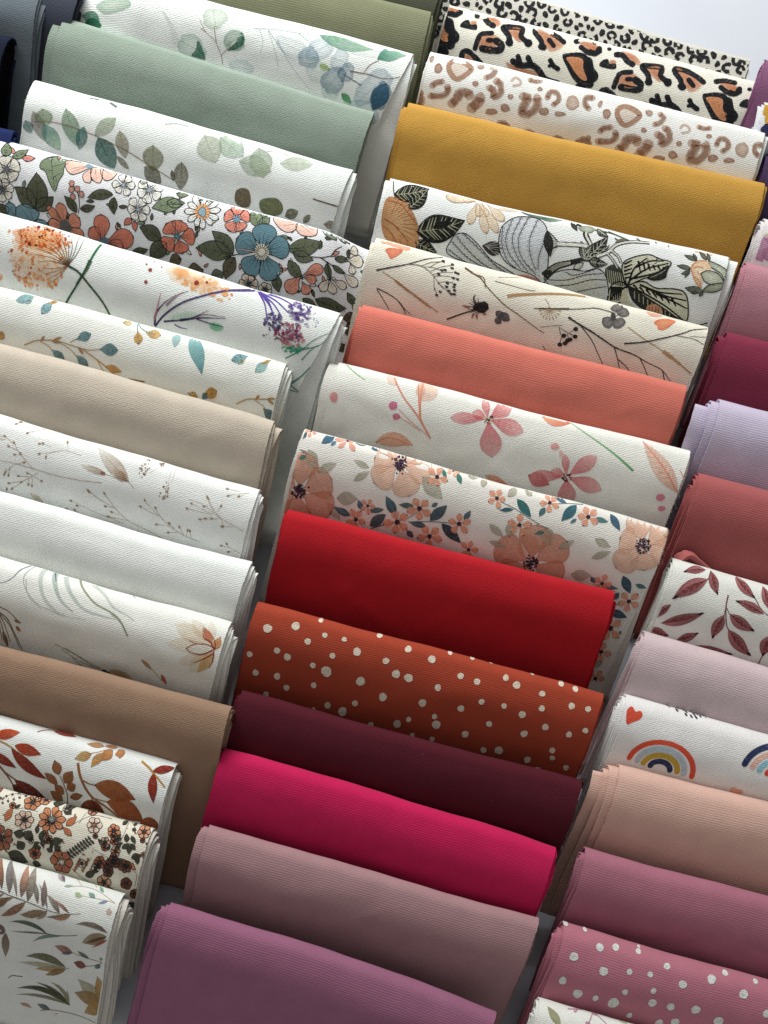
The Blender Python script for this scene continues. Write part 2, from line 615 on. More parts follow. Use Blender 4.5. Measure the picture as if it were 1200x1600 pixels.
    def line(s, pts, w, col, a=1.0, lev=1, w1=None, col1=None, closed=False, n=None, jit=0.0, a1=None):
        pts = np.asarray(pts, float)
        L = np.hypot(*np.diff(pts, axis=0).T).sum()
        k = n or int(np.clip(L / s.s / 2.6, max(3, len(pts) * 2), 90))
        pts = smooth_closed(pts, k) if closed else smooth_open(pts, k)
        if closed:
            pts = np.concatenate([pts, pts[:1]])
        m = len(pts)
        tan = np.gradient(pts, axis=0)
        tan /= np.maximum(np.hypot(*tan.T), 1e-6)[:, None]
        nn = np.stack([-tan[:, 1], tan[:, 0]], -1)
        t = np.linspace(0, 1, m)
        ww = w + ((w if w1 is None else w1) - w) * t
        if jit:
            ww = ww * (1 + s.rng.normal(0, jit, m))
        P = np.stack([pts + nn * ww[:, None] / 2, pts - nn * ww[:, None] / 2], 1).reshape(-1, 2)
        C = np.empty((m, 4))
        c0, c1 = lin(col), lin(col if col1 is None else col1)
        C[:, :3] = c0 + (c1 - c0) * t[:, None]
        C[:, 3] = a + ((a if a1 is None else a1) - a) * t
        C = np.repeat(C, 2, 0)
        i = np.arange(m - 1) * 2
        tri = np.concatenate([np.stack([i, i + 1, i + 3], -1), np.stack([i, i + 3, i + 2], -1)])
        s.add(P, C, tri, lev)


def smooth_closed(p, n):
    m = len(p)
    t = np.linspace(0, m, n, endpoint=False)
    i = t.astype(int)
    f = (t - i)[:, None]
    a, b, c, d = p[(i - 1) % m], p[i % m], p[(i + 1) % m], p[(i + 2) % m]
    return 0.5 * (2 * b + (c - a) * f + (2 * a - 5 * b + 4 * c - d) * f ** 2 + (3 * b - a - 3 * c + d) * f ** 3)


def smooth_open(p, n):
    m = len(p)
    if m < 3:
        t = np.linspace(0, 1, n)[:, None]
        return p[0] + (p[-1] - p[0]) * t
    q = np.concatenate([[2 * p[0] - p[1]], p, [2 * p[-1] - p[-2]]])
    t = np.linspace(0, m - 1 - 1e-6, n)
    i = t.astype(int)
    f = (t - i)[:, None]
    a, b, c, d = q[i], q[i + 1], q[i + 2], q[i + 3]
    return 0.5 * (2 * b + (c - a) * f + (2 * a - 5 * b + 4 * c - d) * f ** 2 + (3 * b - a - 3 * c + d) * f ** 3)


def link(name, me, parent):
    o = bpy.data.objects.new(name, me)
    COL.objects.link(o)
    o.parent = parent
    return o




def fray(b, seed, mat):
    """short fibres standing off the two cut ends of the outer sheet"""
    g = np.random.default_rng(seed + 99)
    if not hasattr(b, 'pv'):
        b.setup_print()
    n = 260
    v = g.uniform(-0.004, 0.13, n)
    P = np.stack([np.interp(v, b.pv, b.pP[:, k]) for k in (0, 1)], -1)
    nn = np.stack([np.interp(v, b.pv, b.pn[:, k]) for k in (0, 1)], -1)
    w = np.interp(v, b.pv, b.pw)
    side = g.integers(0, 2, n)
    u = np.where(side == 0, 0.0007, b.W - 0.0007 - b.cut * w)
    base = b.place(u, P, nn, w, off=-0.0004)
    sg = np.where(side == 0, -1.0, 1.0)
    L = g.uniform(.0008, .0024, n)
    d = np.stack([sg * L, g.normal(0, .0006, n), g.normal(0.0002, .0006, n)], -1)
    wd = g.uniform(.00010, .00020, n)
    off = np.stack([np.zeros(n), wd, wd * .6], -1)
    V = np.stack([base - off, base + off, base + d], 1).reshape(-1, 3)
    return raw_mesh('frayed_edge', V, np.arange(3 * n).reshape(-1, 3), V[:, :2], mat)


def thread(b, rng, mat):
    """a stray yarn hanging off one cut end near the fold"""
    side = rng.choice((0, 1))
    w0 = rng.uniform(0.0, 0.05)
    y, z = np.interp(w0, b.w, b.y), np.interp(w0, b.w, b.z) + b.z0
    x0 = (-b.W / 2 if side == 0 else b.W / 2) - b.skew * w0
    sg = -1 if side == 0 else 1
    n = 9
    L = rng.uniform(0.004, 0.011)
    t = np.linspace(0, 1, n)
    ph, am = rng.uniform(0, 6.28), rng.uniform(.0004, .0014)
    c = np.stack([x0 + sg * L * .55 * t + am * np.sin(5 * t + ph) - sg * .001, y - L * .7 * t + am * np.cos(6 * t + ph), z - b.T * .05 - L * .5 * t ** 2], -1)
    r = 0.00017
    V, F = [], []
    for i in range(n):
        for k in range(3):
            V.append(c[i] + r * np.array([math.cos(2.1 * k), math.sin(2.1 * k), math.sin(2.1 * k + .8)]))
    for i in range(n - 1):
        for k in range(3):
            F.append((3 * i + k, 3 * i + (k + 1) % 3, 3 * i + 3 + (k + 1) % 3, 3 * i + 3 + k))
    V = np.array(V)
    return raw_mesh('loose_thread', V, F, V[:, :2], mat)




def fabric(key, label, group, pl, pr, col, layers=4, lo=None, hi=None, paint=None, inner=None, mat=None, **kw):
    seed = sum(ord(c) * (i + 7) for i, c in enumerate(key))
    b = Bundle(pl, pr, seed=seed, **kw)
    mat = mat or {}
    m = fabric_mat(key + '_knit', col, **mat)
    mi = m if inner is None else fabric_mat(key + '_reverse', inner, **mat)
    root = bpy.data.objects.new('folded_fabric', None)
    COL.objects.link(root)
    root.empty_display_size = 0.05
    root.location = b.origin
    root.rotation_euler = (0, 0, b.rot)
    root['label'] = label
    root['category'] = 'folded fabric'
    root['group'] = group
    of = link('outer_fold', b.sheet('outer_fold', 0.0, 0.0013, 0, 0, m, 84, seed, nf=46, cut=b.cut), root)
    if paint is not None:
        pp = link('printed_pattern', b.decal('printed_pattern', paint), of)
        pp['kind'] = 'stuff'
    step = (b.T / 2 - 0.0022) / max(layers, 1)
    rng = random.Random(seed + 5)
    lo, hi = list(lo or []), list(hi or [])
    for k in range(layers):
        l = lo[k] if k < len(lo) else rng.uniform(-3, 3)
        h = hi[k] if k < len(hi) else rng.uniform(-3, 3)
        me = b.sheet('inner_fold', 0.0016 + (k + 0.55) * step * 0.98, 0.0011, l * MPP, h * MPP, mi, 5, seed + 11 * k + 3,
                     frac=rng.uniform(.93, .995), nf=30, soft=2.2)
        link('inner_fold', me, root)
    fz = link('frayed_edge', fray(b, seed, m), root)
    fz['kind'] = 'stuff'
    for k in range(rng.choice((1, 1, 2, 2, 3))):
        link('loose_thread', thread(b, rng, m), root)
    return b

# ------------------------------------------------------------------ prints (each motif is traced in the coordinates of an enlarged view)
PR = {}
OUT = (34, 35, 40)


def pr(key):
    def f(fn):
        PR[key] = fn
        return fn
    return f


def polar(c, r, deg):
    return (c[0] + r * math.cos(math.radians(deg)), c[1] + r * math.sin(math.radians(deg)))


def oleaf(p, a, b, w, col, bend=0.06, lev=2, veins=3):
    """leaf with a pen outline, mid vein and side veins"""
    k = p.s
    sp = p.leaf(a, b, w, col, a=1, bend=bend, lev=lev, out=OUT, ow=1.15 * k, vein=OUT, var=.04)
    a, b = np.array(a, float), np.array(b, float)
    d = b - a
    n = np.array([-d[1], d[0]]) / max(np.hypot(*d), 1e-6)
    for i in range(veins):
        q = sp[int(len(sp) * (0.25 + 0.2 * i))]
        for sg in (-1, 1):
            p.line([q, q + d * 0.10 + n * sg * w * 0.22], 0.8 * k, OUT, lev=lev + 1.5, w1=0.4 * k, a=.85)


def opetal(p, a, b, w, col, lev=3, lines=2, blunt=0.45, belly=0.66, out=OUT, ow=1.1, tip=None):
    k = p.s
    p.leaf(a, b, w, col, tip=tip, a=1, belly=belly, blunt=blunt, lev=lev, out=out, ow=ow * k, var=.03)
    a, b = np.array(a, float), np.array(b, float)
    d = b - a
    n = np.array([-d[1], d[0]]) / max(np.hypot(*d), 1e-6)
    for i in range(lines):
        o = (i - (lines - 1) / 2) * w * 0.22
        p.line([a + d * .22 + n * o * .4, a + d * (.62 + .08 * (i % 2)) + n * o], 0.75 * k, out, lev=lev + 1.5, a=.8, w1=.4 * k)


def oflower(p, c, R, n, rot, col, cen=(70, 72, 76), cr=0.2, lines=2, wf=1.0, lev=3, tip=None, ray=True):
    R = R * 0.92
    for i in range(n):
        ang = rot + 360.0 / n * i + p.rng.uniform(-6, 6)
        r = R * p.rng.uniform(.9, 1.08)
        opetal(p, polar(c, R * .1, ang), polar(c, r, ang), min(2 * R * math.tan(math.pi / n) * 0.66, 1.5 * R) * wf, col, lines=lines, lev=lev, tip=tip)
    p.blob(c[0], c[1], R * cr, col=cen, lev=lev + 2.5, wob=.12)
    if ray:
        for i in range(9):
            a = 40 * i + p.rng.uniform(-9, 9)
            p.line([polar(c, R * cr * .5, a), polar(c, R * (cr + .14), a)], .8 * p.s, OUT, lev=lev + 3, a=.9)


def wflower(p, c, R, n, rot, col, edge, cen, a=0.7, wf=1.0, cr=0.16, lev=2, dots=True):
    """watercolour blossom: overlapping translucent petals, a dotted eye"""
    for i in range(n):
        ang = rot + 360.0 / n * i + p.rng.uniform(-8, 8)
        r = R * p.rng.uniform(.72, 1.12)
        p.leaf(polar(c, R * .06, ang), polar(c, r, ang), 2 * R * math.tan(math.pi / n) * .68 * wf, col, tip=edge, a=a, at_=a * .95,
               belly=.66, blunt=.45, rim=.10, lev=lev, var=.05, out=tuple(int(x * .86) for x in edge), ow=.7 * p.s)
    if dots:
        for i in range(26):
            d = abs(p.rng.normal(0, R * cr))
            q = polar(c, min(d, R * .3), p.rng.uniform(0, 360))
            p.blob(q[0], q[1], max(R * .03, .9 * p.s), col=cen, lev=lev + 3, n=6, wob=0)
    else:
        p.blob(c[0], c[1], R * cr, col=cen, lev=lev + 3, wob=.1)


def sprig(p, pts, col, w=1.0, side=(), bud=None, br=3.0, lev=2, a=.9):
    """stem with side twigs, each ending in a bud"""
    p.line(pts, w * p.s, col, a=a, lev=lev, w1=.6 * w * p.s)
    for (x0, y0, x1, y1) in side:
        p.line([(x0, y0), ((x0 + x1) / 2 + (y1 - y0) * .08, (y0 + y1) / 2), (x1, y1)], .7 * w * p.s, col, a=a, lev=lev)
        if bud:
            d = np.array([x1 - x0, y1 - y0], float)
            d /= max(np.hypot(*d), 1e-6)
            p.leaf((x1, y1), (x1 + d[0] * br * 2.2 * p.s, y1 + d[1] * br * 2.2 * p.s), br * 1.3 * p.s, bud, a=a, lev=lev + 1, var=.12)


def speck(p, cx, cy, rx, ry, n, cols, r0, r1, rot=0, a=(.5, 1), lev=3, gauss=False):
    r = math.radians(rot)
    for i in range(n):
        if gauss:
            x, y = p.rng.normal(0, .45, 2)
        else:
            q, t = math.sqrt(p.rng.uniform()), p.rng.uniform(0, 6.283)
            x, y = q * math.cos(t), q * math.sin(t)
        x, y = x * rx, y * ry
        X, Y = cx + x * math.cos(r) - y * math.sin(r), cy + x * math.sin(r) + y * math.cos(r)
        c = cols[p.rng.integers(len(cols))]
        rr = p.rng.uniform(r0, r1)
        p.blob(X, Y, rr, rr * p.rng.uniform(.6, 1), p.rng.uniform(0, 180), c, a=p.rng.uniform(*a), lev=lev + p.rng.uniform(0, 1), n=8, wob=.15)


# ---------------------------------------------------------------- left row
@pr('euca_large')
def _(p):
    G1, G2, G3 = (196, 214, 196), (70, 140, 110), (24, 90, 70)
    B1, B2, B3 = (196, 216, 222), (122, 162, 180), (50, 96, 124)
    BR = (140, 104, 84)
    p.z(110, 0, 2.182)

    def rleaf(c, rx, ry, rot, c0, c1, a=.65, veins=True):
        q = p.blob(c[0], c[1], rx, ry, rot, c0, c1, a=a * .34, ae=a * .58, wob=.12, lev=2, n=26, var=.08)
        if veins:
            e = np.array(polar(c, rx, rot))
            b = np.array(polar(c, rx, rot + 180))
            p.line([b, np.array(c, float), e], .7 * p.s, c1, a=.5, lev=3)

    # upper left
    p.leaf((38, 72), (108, 70), 62, G3, (60, 130, 96), a=.95, bend=-.1, lev=3)
    p.leaf((36, 20), (100, 66), 46, (90, 150, 120), G2, a=.7, bend=-.15, lev=2)
    p.poly([(95, -8), (150, -22), (215, 0), (222, 25), (180, 36), (130, 34), (108, 18)], (200, 214, 196), (150, 186, 160), a=.5, ae=.6, lev=1)
    # sprig in the middle
    p.line([(527, 218), (524, 188), (508, 140), (480, 112), (460, 70)], 2.0, BR, lev=3, w1=1.2)
    p.line([(524, 190), (545, 172), (575, 160)], 2.0, BR, lev=3)
    p.line([(512, 146), (510, 110), (508, 90)], 1.8, BR, lev=3)
    p.line([(480, 112), (462, 98)], 1.5, BR, lev=3)
    rleaf((510, 65), 36, 42, 80, (214, 226, 206), (140, 176, 130), .6)
    rleaf((575, 140), 34, 36, 150, (208, 224, 210), (60, 130, 96), .8)
    p.poly([(538, 145), (545, 118), (575, 104), (600, 110), (606, 125), (570, 140), (548, 170)], (210, 222, 212), (180, 206, 190), a=.7, lev=3)
    p.poly([(600, 112), (611, 135), (600, 158), (570, 172), (548, 172), (580, 145)], (40, 110, 84), (30, 96, 76), a=.75, lev=3)
    rleaf((425, 160), 50, 40, 30, (200, 220, 204), (110, 170, 140), .6)
    p.poly([(448, 140), (462, 165), (468, 202), (440, 196), (420, 188), (438, 170)], (40, 116, 88), (34, 104, 80), a=.7, lev=3)
    rleaf((590, 232), 44, 30, 10, (214, 226, 230), (168, 196, 206), .5)
    p.poly([(375, 160), (360, 140), (350, 60), (330, 40), (360, 70), (385, 140)], (226, 232, 228), (214, 222, 218), a=.3, lev=1)
    # blue cluster
    for pts in ([(640, 100), (700, 103), (790, 118), (860, 125)], [(790, 118), (830, 150)], [(690, 105), (740, 180), (780, 215)],
                [(690, 108), (710, 170), (720, 240)], [(720, 140), (760, 220), (820, 305)], [(660, 100), (672, 140), (660, 190)]):
        p.line(pts, 1.9, (110, 140, 150), a=.6, lev=2, w1=.8)
    for c, rx, ry, rot, c0, c1, a in (((770, 165), 62, 30, 25, (228, 234, 232), (176, 200, 206), .5),
                                      ((825, 200), 36, 36, 0, B2, (96, 136, 164), .75), ((860, 175), 48, 36, -30, B1, B2, .5),
                                      ((905, 275), 50, 38, -50, B2, (84, 128, 156), .75), ((950, 250), 34, 26, -60, B2, B3, .7),
                                      ((930, 210), 30, 40, 20, B1, B2, .5), ((1010, 170), 90, 26, 10, (234, 238, 236), (204, 214, 214), .5),
                                      ((1040, 300), 80, 44, -40, B1, B2, .6), ((1065, 330), 50, 34, -62, B2, B3, .9),
                                      ((850, 245), 40, 36, 20, (214, 226, 222), (176, 204, 198), .45), ((890, 310), 32, 26, 30, (206, 224, 220), (150, 190, 180), .5)):
        rleaf(c, rx, ry, rot, c0, c1, a)
    p.leaf((1085, 285), (1035, 375), 60, (60, 108, 136), (40, 84, 112), a=.8, lev=4)
    p.line([(962, 245), (1020, 255), (1080, 270), (1140, 262)], 4, (120, 100, 92), lev=4, w1=2)
    p.line([(1010, 250), (1030, 225), (1060, 208)], 2.4, (120, 100, 92), lev=4)
    p.line([(940, 255), (1000, 292)], 3, (84, 100, 120), lev=4)
    p.leaf((1055, 205), (1150, 192), 46, (60, 128, 110), (150, 196, 170), a=.85, bend=-.12, lev=4)
    p.leaf((860, 125), (1040, 172), 40, (80, 150, 110), (130, 186, 150), a=.6, bend=.05, lev=2)
    p.leaf((930, 318), (962, 352), 26, (50, 140, 90), (110, 180, 120), a=.85, lev=4)
    p.leaf((860, 225), (895, 240), 22, (170, 196, 120), a=.7, lev=4)
    for q in ((1000, 380), (880, 420), (700, 330)):
        rleaf(q, 60, 40, 20, B1, B2, .5)


@pr('euca_small')
def _(p):
    p.z(0, 0, 4)
    D1, D2, D3, D4 = (150, 168, 138), (64, 116, 108), (120, 118, 92), (92, 92, 66)
    ST = (146, 122, 96)

    def lf(a, b, w, c0, c1, al=.75):
        p.leaf(a, b, w, c0, c1, a=al * .82, at_=al * .7, lev=2, rim=.1, vein=c1, var=.10, blunt=.25)

    p.line([(240, 770), (340, 772), (440, 790), (560, 832), (640, 865), (740, 915), (830, 965), (930, 1030), (1090, 1130)], 7, ST, a=.75, lev=2)
    p.line([(590, 622), (690, 640), (760, 680)], 6, (90, 110, 100), a=.8, lev=2, w1=14)
    p.line([(1060, 790), (1130, 786), (1200, 800)], 5, (120, 150, 130), a=.7, lev=2)
    lf((180, 760), (205, 840), 70, D2, D2, .7)
    lf((240, 705), (290, 890), 90, (120, 110, 92), (110, 104, 90), .6)
    lf((300, 690), (310, 800), 120, D1, (140, 160, 120), .75)
    lf((290, 790), (385, 940), 105, (80, 150, 148), (150, 180, 140), .75)
    lf((450, 690), (500, 920), 110, D1, (110, 160, 130), .8)
    lf((560, 800), (505, 940), 75, (70, 130, 124), D2, .8)
    lf((760, 750), (620, 860), 90, (160, 176, 146), (150, 160, 130), .7)
    lf((640, 870), (720, 1058), 135, (66, 108, 96), (46, 112, 100), .9)
    lf((780, 830), (800, 1000), 84, (160, 156, 128), (140, 134, 106), .75)
    lf((745, 985), (815, 1066), 40, (120, 112, 84), (100, 94, 70), .75)
    lf((985, 920), (970, 1080), 135, (154, 156, 120), (126, 130, 92), .8)
    lf((915, 1050), (1010, 1150), 100, D3, D4, .85)
    lf((1160, 1020), (1130, 1190), 95, D3, (110, 104, 76), .8)
    lf((1090, 1070), (1095, 1140), 30, (70, 70, 54), (70, 70, 54), .9)
    p.z(300, 0, 3)
    lf((80, 640), (130, 770), 120, (190, 196, 176), (176, 186, 162), .7)
    lf((150, 650), (260, 740), 110, (176, 196, 166), (170, 192, 176), .7)
    lf((330, 700), (350, 840), 110, (170, 188, 170), (182, 196, 164), .7)
    lf((240, 760), (390, 810), 100, (164, 182, 166), (176, 190, 158), .65)
    lf((430, 770), (580, 770), 68, (200, 208, 186), (190, 202, 176), .65)
    p.line([(350, 720), (420, 712), (470, 735)], 3, (190, 176, 156), a=.7, lev=2)
    p.poly([(250, 885), (278, 900), (282, 950), (262, 975), (225, 968), (206, 945), (215, 900)], (112, 96, 66), (104, 90, 62), a=.85, lev=2)
    p.poly([(330, 940), (400, 930), (432, 960), (425, 1000), (370, 1015), (325, 985)], (112, 118, 74), (100, 108, 66), a=.85, lev=2)
    lf((440, 1015), (505, 990), 50, (86, 88, 56), (96, 98, 64), .9)
    lf((525, 1045), (560, 1005), 30, (96, 98, 64), (96, 98, 64), .9)
    p.line([(578, 932), (700, 972)], 7, (104, 92, 66), lev=3)
    lf((620, 1050), (690, 1060), 40, (112, 96, 70), (120, 100, 76), .8)
    lf((500, 1100), (620, 1180), 80, D3, D4)
    lf((100, 1000), (180, 1090), 90, D3, D4)


@pr('ditsy')
def _(p):
    GD, GM, GL = (80, 83, 62), (92, 98, 76), (126, 140, 112)
    CO, PK, BL, CR = (206, 122, 100), (242, 200, 184), (110, 142, 152), (228, 224, 210)
    p.z(0, 210, 4)

    def opoly(pts, col, lev=3, lines=()):
        q = p.poly(pts, col, a=1, lev=lev, n=26)
        p.line(q, 1.1 * p.s, OUT, lev=lev + 1, closed=True)
        for l in lines:
            p.line(l, .8 * p.s, OUT, lev=lev + 1.5, a=.85, w1=.4 * p.s)

    oflower(p, (75, 228), 98, 5, -95, CR, cen=(110, 110, 112), cr=.24)
    oflower(p, (30, 347), 84, 7, -60, CR, cen=(80, 82, 84), cr=.24)
    oleaf(p, (68, 152), (68, 62), 66, GL)
    oleaf(p, (110, 152), (206, 106), 50, GL)
    oleaf(p, (172, 155), (252, 160), 36, (226, 150, 136), veins=0)
    opoly([(285, 220), (296, 178), (350, 150), (430, 150), (472, 170), (436, 212), (430, 260), (402, 302), (375, 362), (342, 310), (320, 245)], GL,
          lines=[[(352, 158), (362, 240), (372, 340)], [(362, 240), (300, 225)], [(360, 215), (440, 190)], [(366, 280), (420, 250)]])
    for a, b, w in (((225, 465), (112, 335), 105), ((225, 465), (262, 250), 140), ((225, 465), (358, 395), 80), ((10, 500), (0, 430), 90)):
        oleaf(p, a, b, w, GD)
    opoly([(95, 500), (108, 452), (170, 438), (240, 478), (247, 498), (205, 545), (130, 530)], BL, lines=[[(200, 545), (140, 470)], [(205, 540), (185, 460)]])
    opoly([(40, 490), (35, 440), (68, 424), (100, 452), (82, 510)], BL, lines=[[(80, 505), (65, 450)]])
    opoly([(200, 552), (232, 526), (282, 540), (302, 585), (250, 590)], BL)
    opoly([(440, 200), (462, 174), (590, 206), (556, 240), (490, 262), (455, 240)], PK, lines=[[(575, 210), (490, 225)], [(570, 215), (480, 250)]])
    opoly([(602, 228), (552, 264), (562, 306), (600, 312), (600, 262)], PK)
    opoly([(602, 224), (660, 215), (672, 260), (660, 312), (620, 302), (600, 268)], PK, lines=[[(625, 230), (635, 280)]])
    opoly([(660, 216), (722, 236), (756, 252), (730, 290), (690, 297), (665, 265)], PK, lines=[[(670, 228), (720, 262)]])
    p.blob(585, 212, 26, 14, 10, (120, 150, 165), lev=6)
    p.line([(502, 500), (520, 440), (516, 370), (486, 320)], 5, OUT, lev=2)
    for x, y in ((483, 318), (480, 355), (517, 352), (484, 398), (541, 385)):
        q = p.blob(x, y, 17, 19, 20, (196, 142, 126), lev=4)
        p.line(q, 4.2, OUT, closed=True, lev=5)
    oleaf(p, (490, 497), (430, 393), 56, GD)
    oleaf(p, (518, 472), (617, 455), 46, GD)
    oleaf(p, (740, 385), (578, 405), 64, GD)
    oleaf(p, (748, 402), (735, 506), 54, GD)
    for c, R, n, ro in (((805, 325), 76, 6, 10), ((965, 355), 96, 6, 40), ((895, 475), 84, 6, 0)):
        oflower(p, c, R, n, ro, (236, 234, 226), cen=(160, 170, 178), cr=.2, wf=.9)
    oleaf(p, (850, 535), (793, 572), 40, CO, veins=0)
    oleaf(p, (866, 545), (864, 608), 36, CO, veins=0)
    oleaf(p, (1170, 445), (983, 465), 96, GL)
    oleaf(p, (1075, 425), (1185, 432), 60, GL)
    oleaf(p, (1130, 372), (1210, 375), 40, GL, veins=1)
    oleaf(p, (900, 295), (950, 300), 40, GL, veins=0)
    for b, w in (((388, 432), 72), ((306, 450), 50), ((296, 545), 64), ((506, 525), 90), ((520, 640), 70)):
        opetal(p, (408, 575), b, w, (204, 134, 108))
    p.blob(406, 575, 40, col=(92, 90, 86), lev=6, wob=.15)
    for b, w in (((650, 505), 104), ((562, 585), 84), ((845, 640), 120), ((770, 700), 80)):
        opetal(p, (640, 672), b, w, CO, lines=3)
    p.blob(645, 668, 32, col=(96, 112, 124), lev=6, wob=.15)
    oflower(p, (1130, 638), 118, 5, -65, CO, cen=(110, 128, 138), cr=.2)
    oleaf(p, (1022, 660), (892, 582), 96, GD)
    oleaf(p, (1056, 680), (938, 775), 100, GD)
    oleaf(p, (826, 725), (928, 714), 46, GD)
    oleaf(p, (1140, 775), (1060, 790), 70, (98, 86, 62))
    # right half
    p.z(290, 290, 4)
    oflower(p, (135, 166), 122, 12, 0, (238, 238, 234), cen=(228, 168, 116), cr=.42, lines=1, wf=.95, ray=False)
    for i in range(13):
        q = polar((135, 166), 42, i * 27.7)
        p.line([polar((135, 166), 34, i * 27.7), polar((135, 166), 50, i * 27.7)], 3.4, OUT, lev=7)
    q = p.blob(135, 166, 24, 30, 0, (140, 172, 186), lev=7.5, wob=.2)
    p.line(q, 3.4, OUT, closed=True, lev=8)
    oflower(p, (345, 216), 94, 5, -15, (228, 146, 128), cen=(120, 156, 172), cr=.24)
    oleaf(p, (482, 268), (428, 162), 74, GL)
    oleaf(p, (486, 262), (540, 192), 56, GL)
    for b, w in (((525, 245), 150), ((668, 380), 140), ((560, 590), 140), ((380, 545), 130), ((342, 335), 150)):
        opetal(p, (495, 420), b, w, (98, 134, 146), lines=3, lev=4)
    p.blob(495, 420, 44, 50, 0, (214, 208, 192), lev=7, wob=.1)
    for i in range(18):
        a = i * 20
        p.line([polar((495, 420), 22, a), polar((495, 420), 66 + 10 * (i % 2), a)], 5, OUT, lev=8, w1=3)
    oleaf(p, (655, 402), (870, 360), 110, GM, veins=4)
    oleaf(p, (690, 420), (815, 470), 70, GM, veins=2)
    oleaf(p, (300, 445), (80, 388), 118, GM, veins=4)
    oleaf(p, (312, 432), (192, 288), 96, GM)
    oleaf(p, (325, 450), (252, 575), 82, (92, 86, 64))
    p.line([(250, 448), (320, 436), (380, 424)], 7, OUT, lev=2)
    p.line([(345, 400), (420, 410), (450, 420)], 4, (220, 150, 130), lev=8)
    opoly([(565, 216), (602, 200), (700, 228), (706, 282), (660, 302), (610, 280)], PK, lines=[[(690, 240), (620, 235)], [(690, 255), (630, 260)]])
    opoly([(714, 240), (800, 252), (836, 288), (822, 322), (750, 322), (710, 290)], PK, lines=[[(730, 255), (790, 300)], [(740, 250), (815, 290)]])
    oleaf(p, (954, 340), (842, 258), 58, GL)
    oleaf(p, (1008, 348), (942, 268), 50, GL)
    for l in ([(800, 452), (870, 452), (930, 436), (1020, 440)], [(925, 436), (950, 395), (988, 368)], [(860, 455), (930, 490), (1010, 530)], [(895, 470), (908, 520), (915, 570)]):
        p.line(l, 7, OUT, lev=2, w1=5)
    for a, b, w in (((1012, 442), (1122, 436), 76), ((1030, 395), (1085, 372), 60), ((1040, 455), (1060, 520), 46), ((992, 516), (1084, 590), 64),
                    ((910, 565), (848, 652), 54), ((915, 572), (928, 660), 58), ((925, 570), (1016, 606), 54)):
        opetal(p, a, b, w, (230, 222, 206), lines=1)
    oleaf(p, (945, 448), (1022, 428), 40, GM, veins=0)
    oleaf(p, (900, 480), (918, 572), 42, GM, veins=0)
    oleaf(p, (930, 486), (1010, 520), 34, GM, veins=0)
    oleaf(p, (662, 470), (745, 585), 70, GM)
    for a, b, w in (((735, 560), (636, 662), 92), ((742, 562), (875, 508), 70), ((735, 595), (772, 676), 64), ((740, 570), (830, 590), 60)):
        opetal(p, a, b, w, (222, 150, 130), lines=2)
    oleaf(p, (812, 702), (1004, 734), 84, GM, veins=4)
    oleaf(p, (735, 700), (825, 750), 56, GM)
    oleaf(p, (582, 556), (586, 660), 64, GM)
    oleaf(p, (10, 520), (115, 520), 100, (98, 88, 62))
    oleaf(p, (160, 555), (246, 540), 74, (104, 108, 92))
    oflower(p, (398, 605), 66, 6, 0, (226, 208, 190), cr=.18)
    oflower(p, (500, 645), 52, 6, 20, (226, 214, 200), cr=.18)
    oleaf(p, (1140, 548), (1142, 452), 48, GM)
    opetal(p, (1140, 600), (1138, 540), 46, (230, 222, 206))
    opetal(p, (1140, 610), (1104, 625), 50, (230, 222, 206))
    oflower(p, (1100, 722), 66, 6, 0, (226, 216, 204), cr=.25)
    oleaf(p, (1052, 712), (1016, 636), 50, GM)
    oleaf(p, (1080, 800), (980, 800), 80, (96, 84, 60))
    oleaf(p, (1040, 920), (1010, 820), 90, (88, 80, 58))
    # small leaves and buds filling the ground
    for k in range(90):
        x, y = p.rng.uniform(-1150, 1150), p.rng.uniform(20, 520)
        y = y - 40 + .28 * x
        an, L = p.rng.uniform(0, 360), p.rng.uniform(34, 62)
        oleaf(p, (x, y), polar((x, y), L, an), L * .42, (GD, GM, GL, (214, 150, 130), CR)[k % 5], lev=0.2, veins=0)
    for x in range(-150, 1100, 170):
        oflower(p, (x, 700 + (x % 40) + 0.28 * x), 70, 6, x, CR if x % 3 else CO)
        oleaf(p, (x + 70, 710 + .28 * x), (x + 130, 760 + .28 * x), 50, GD)


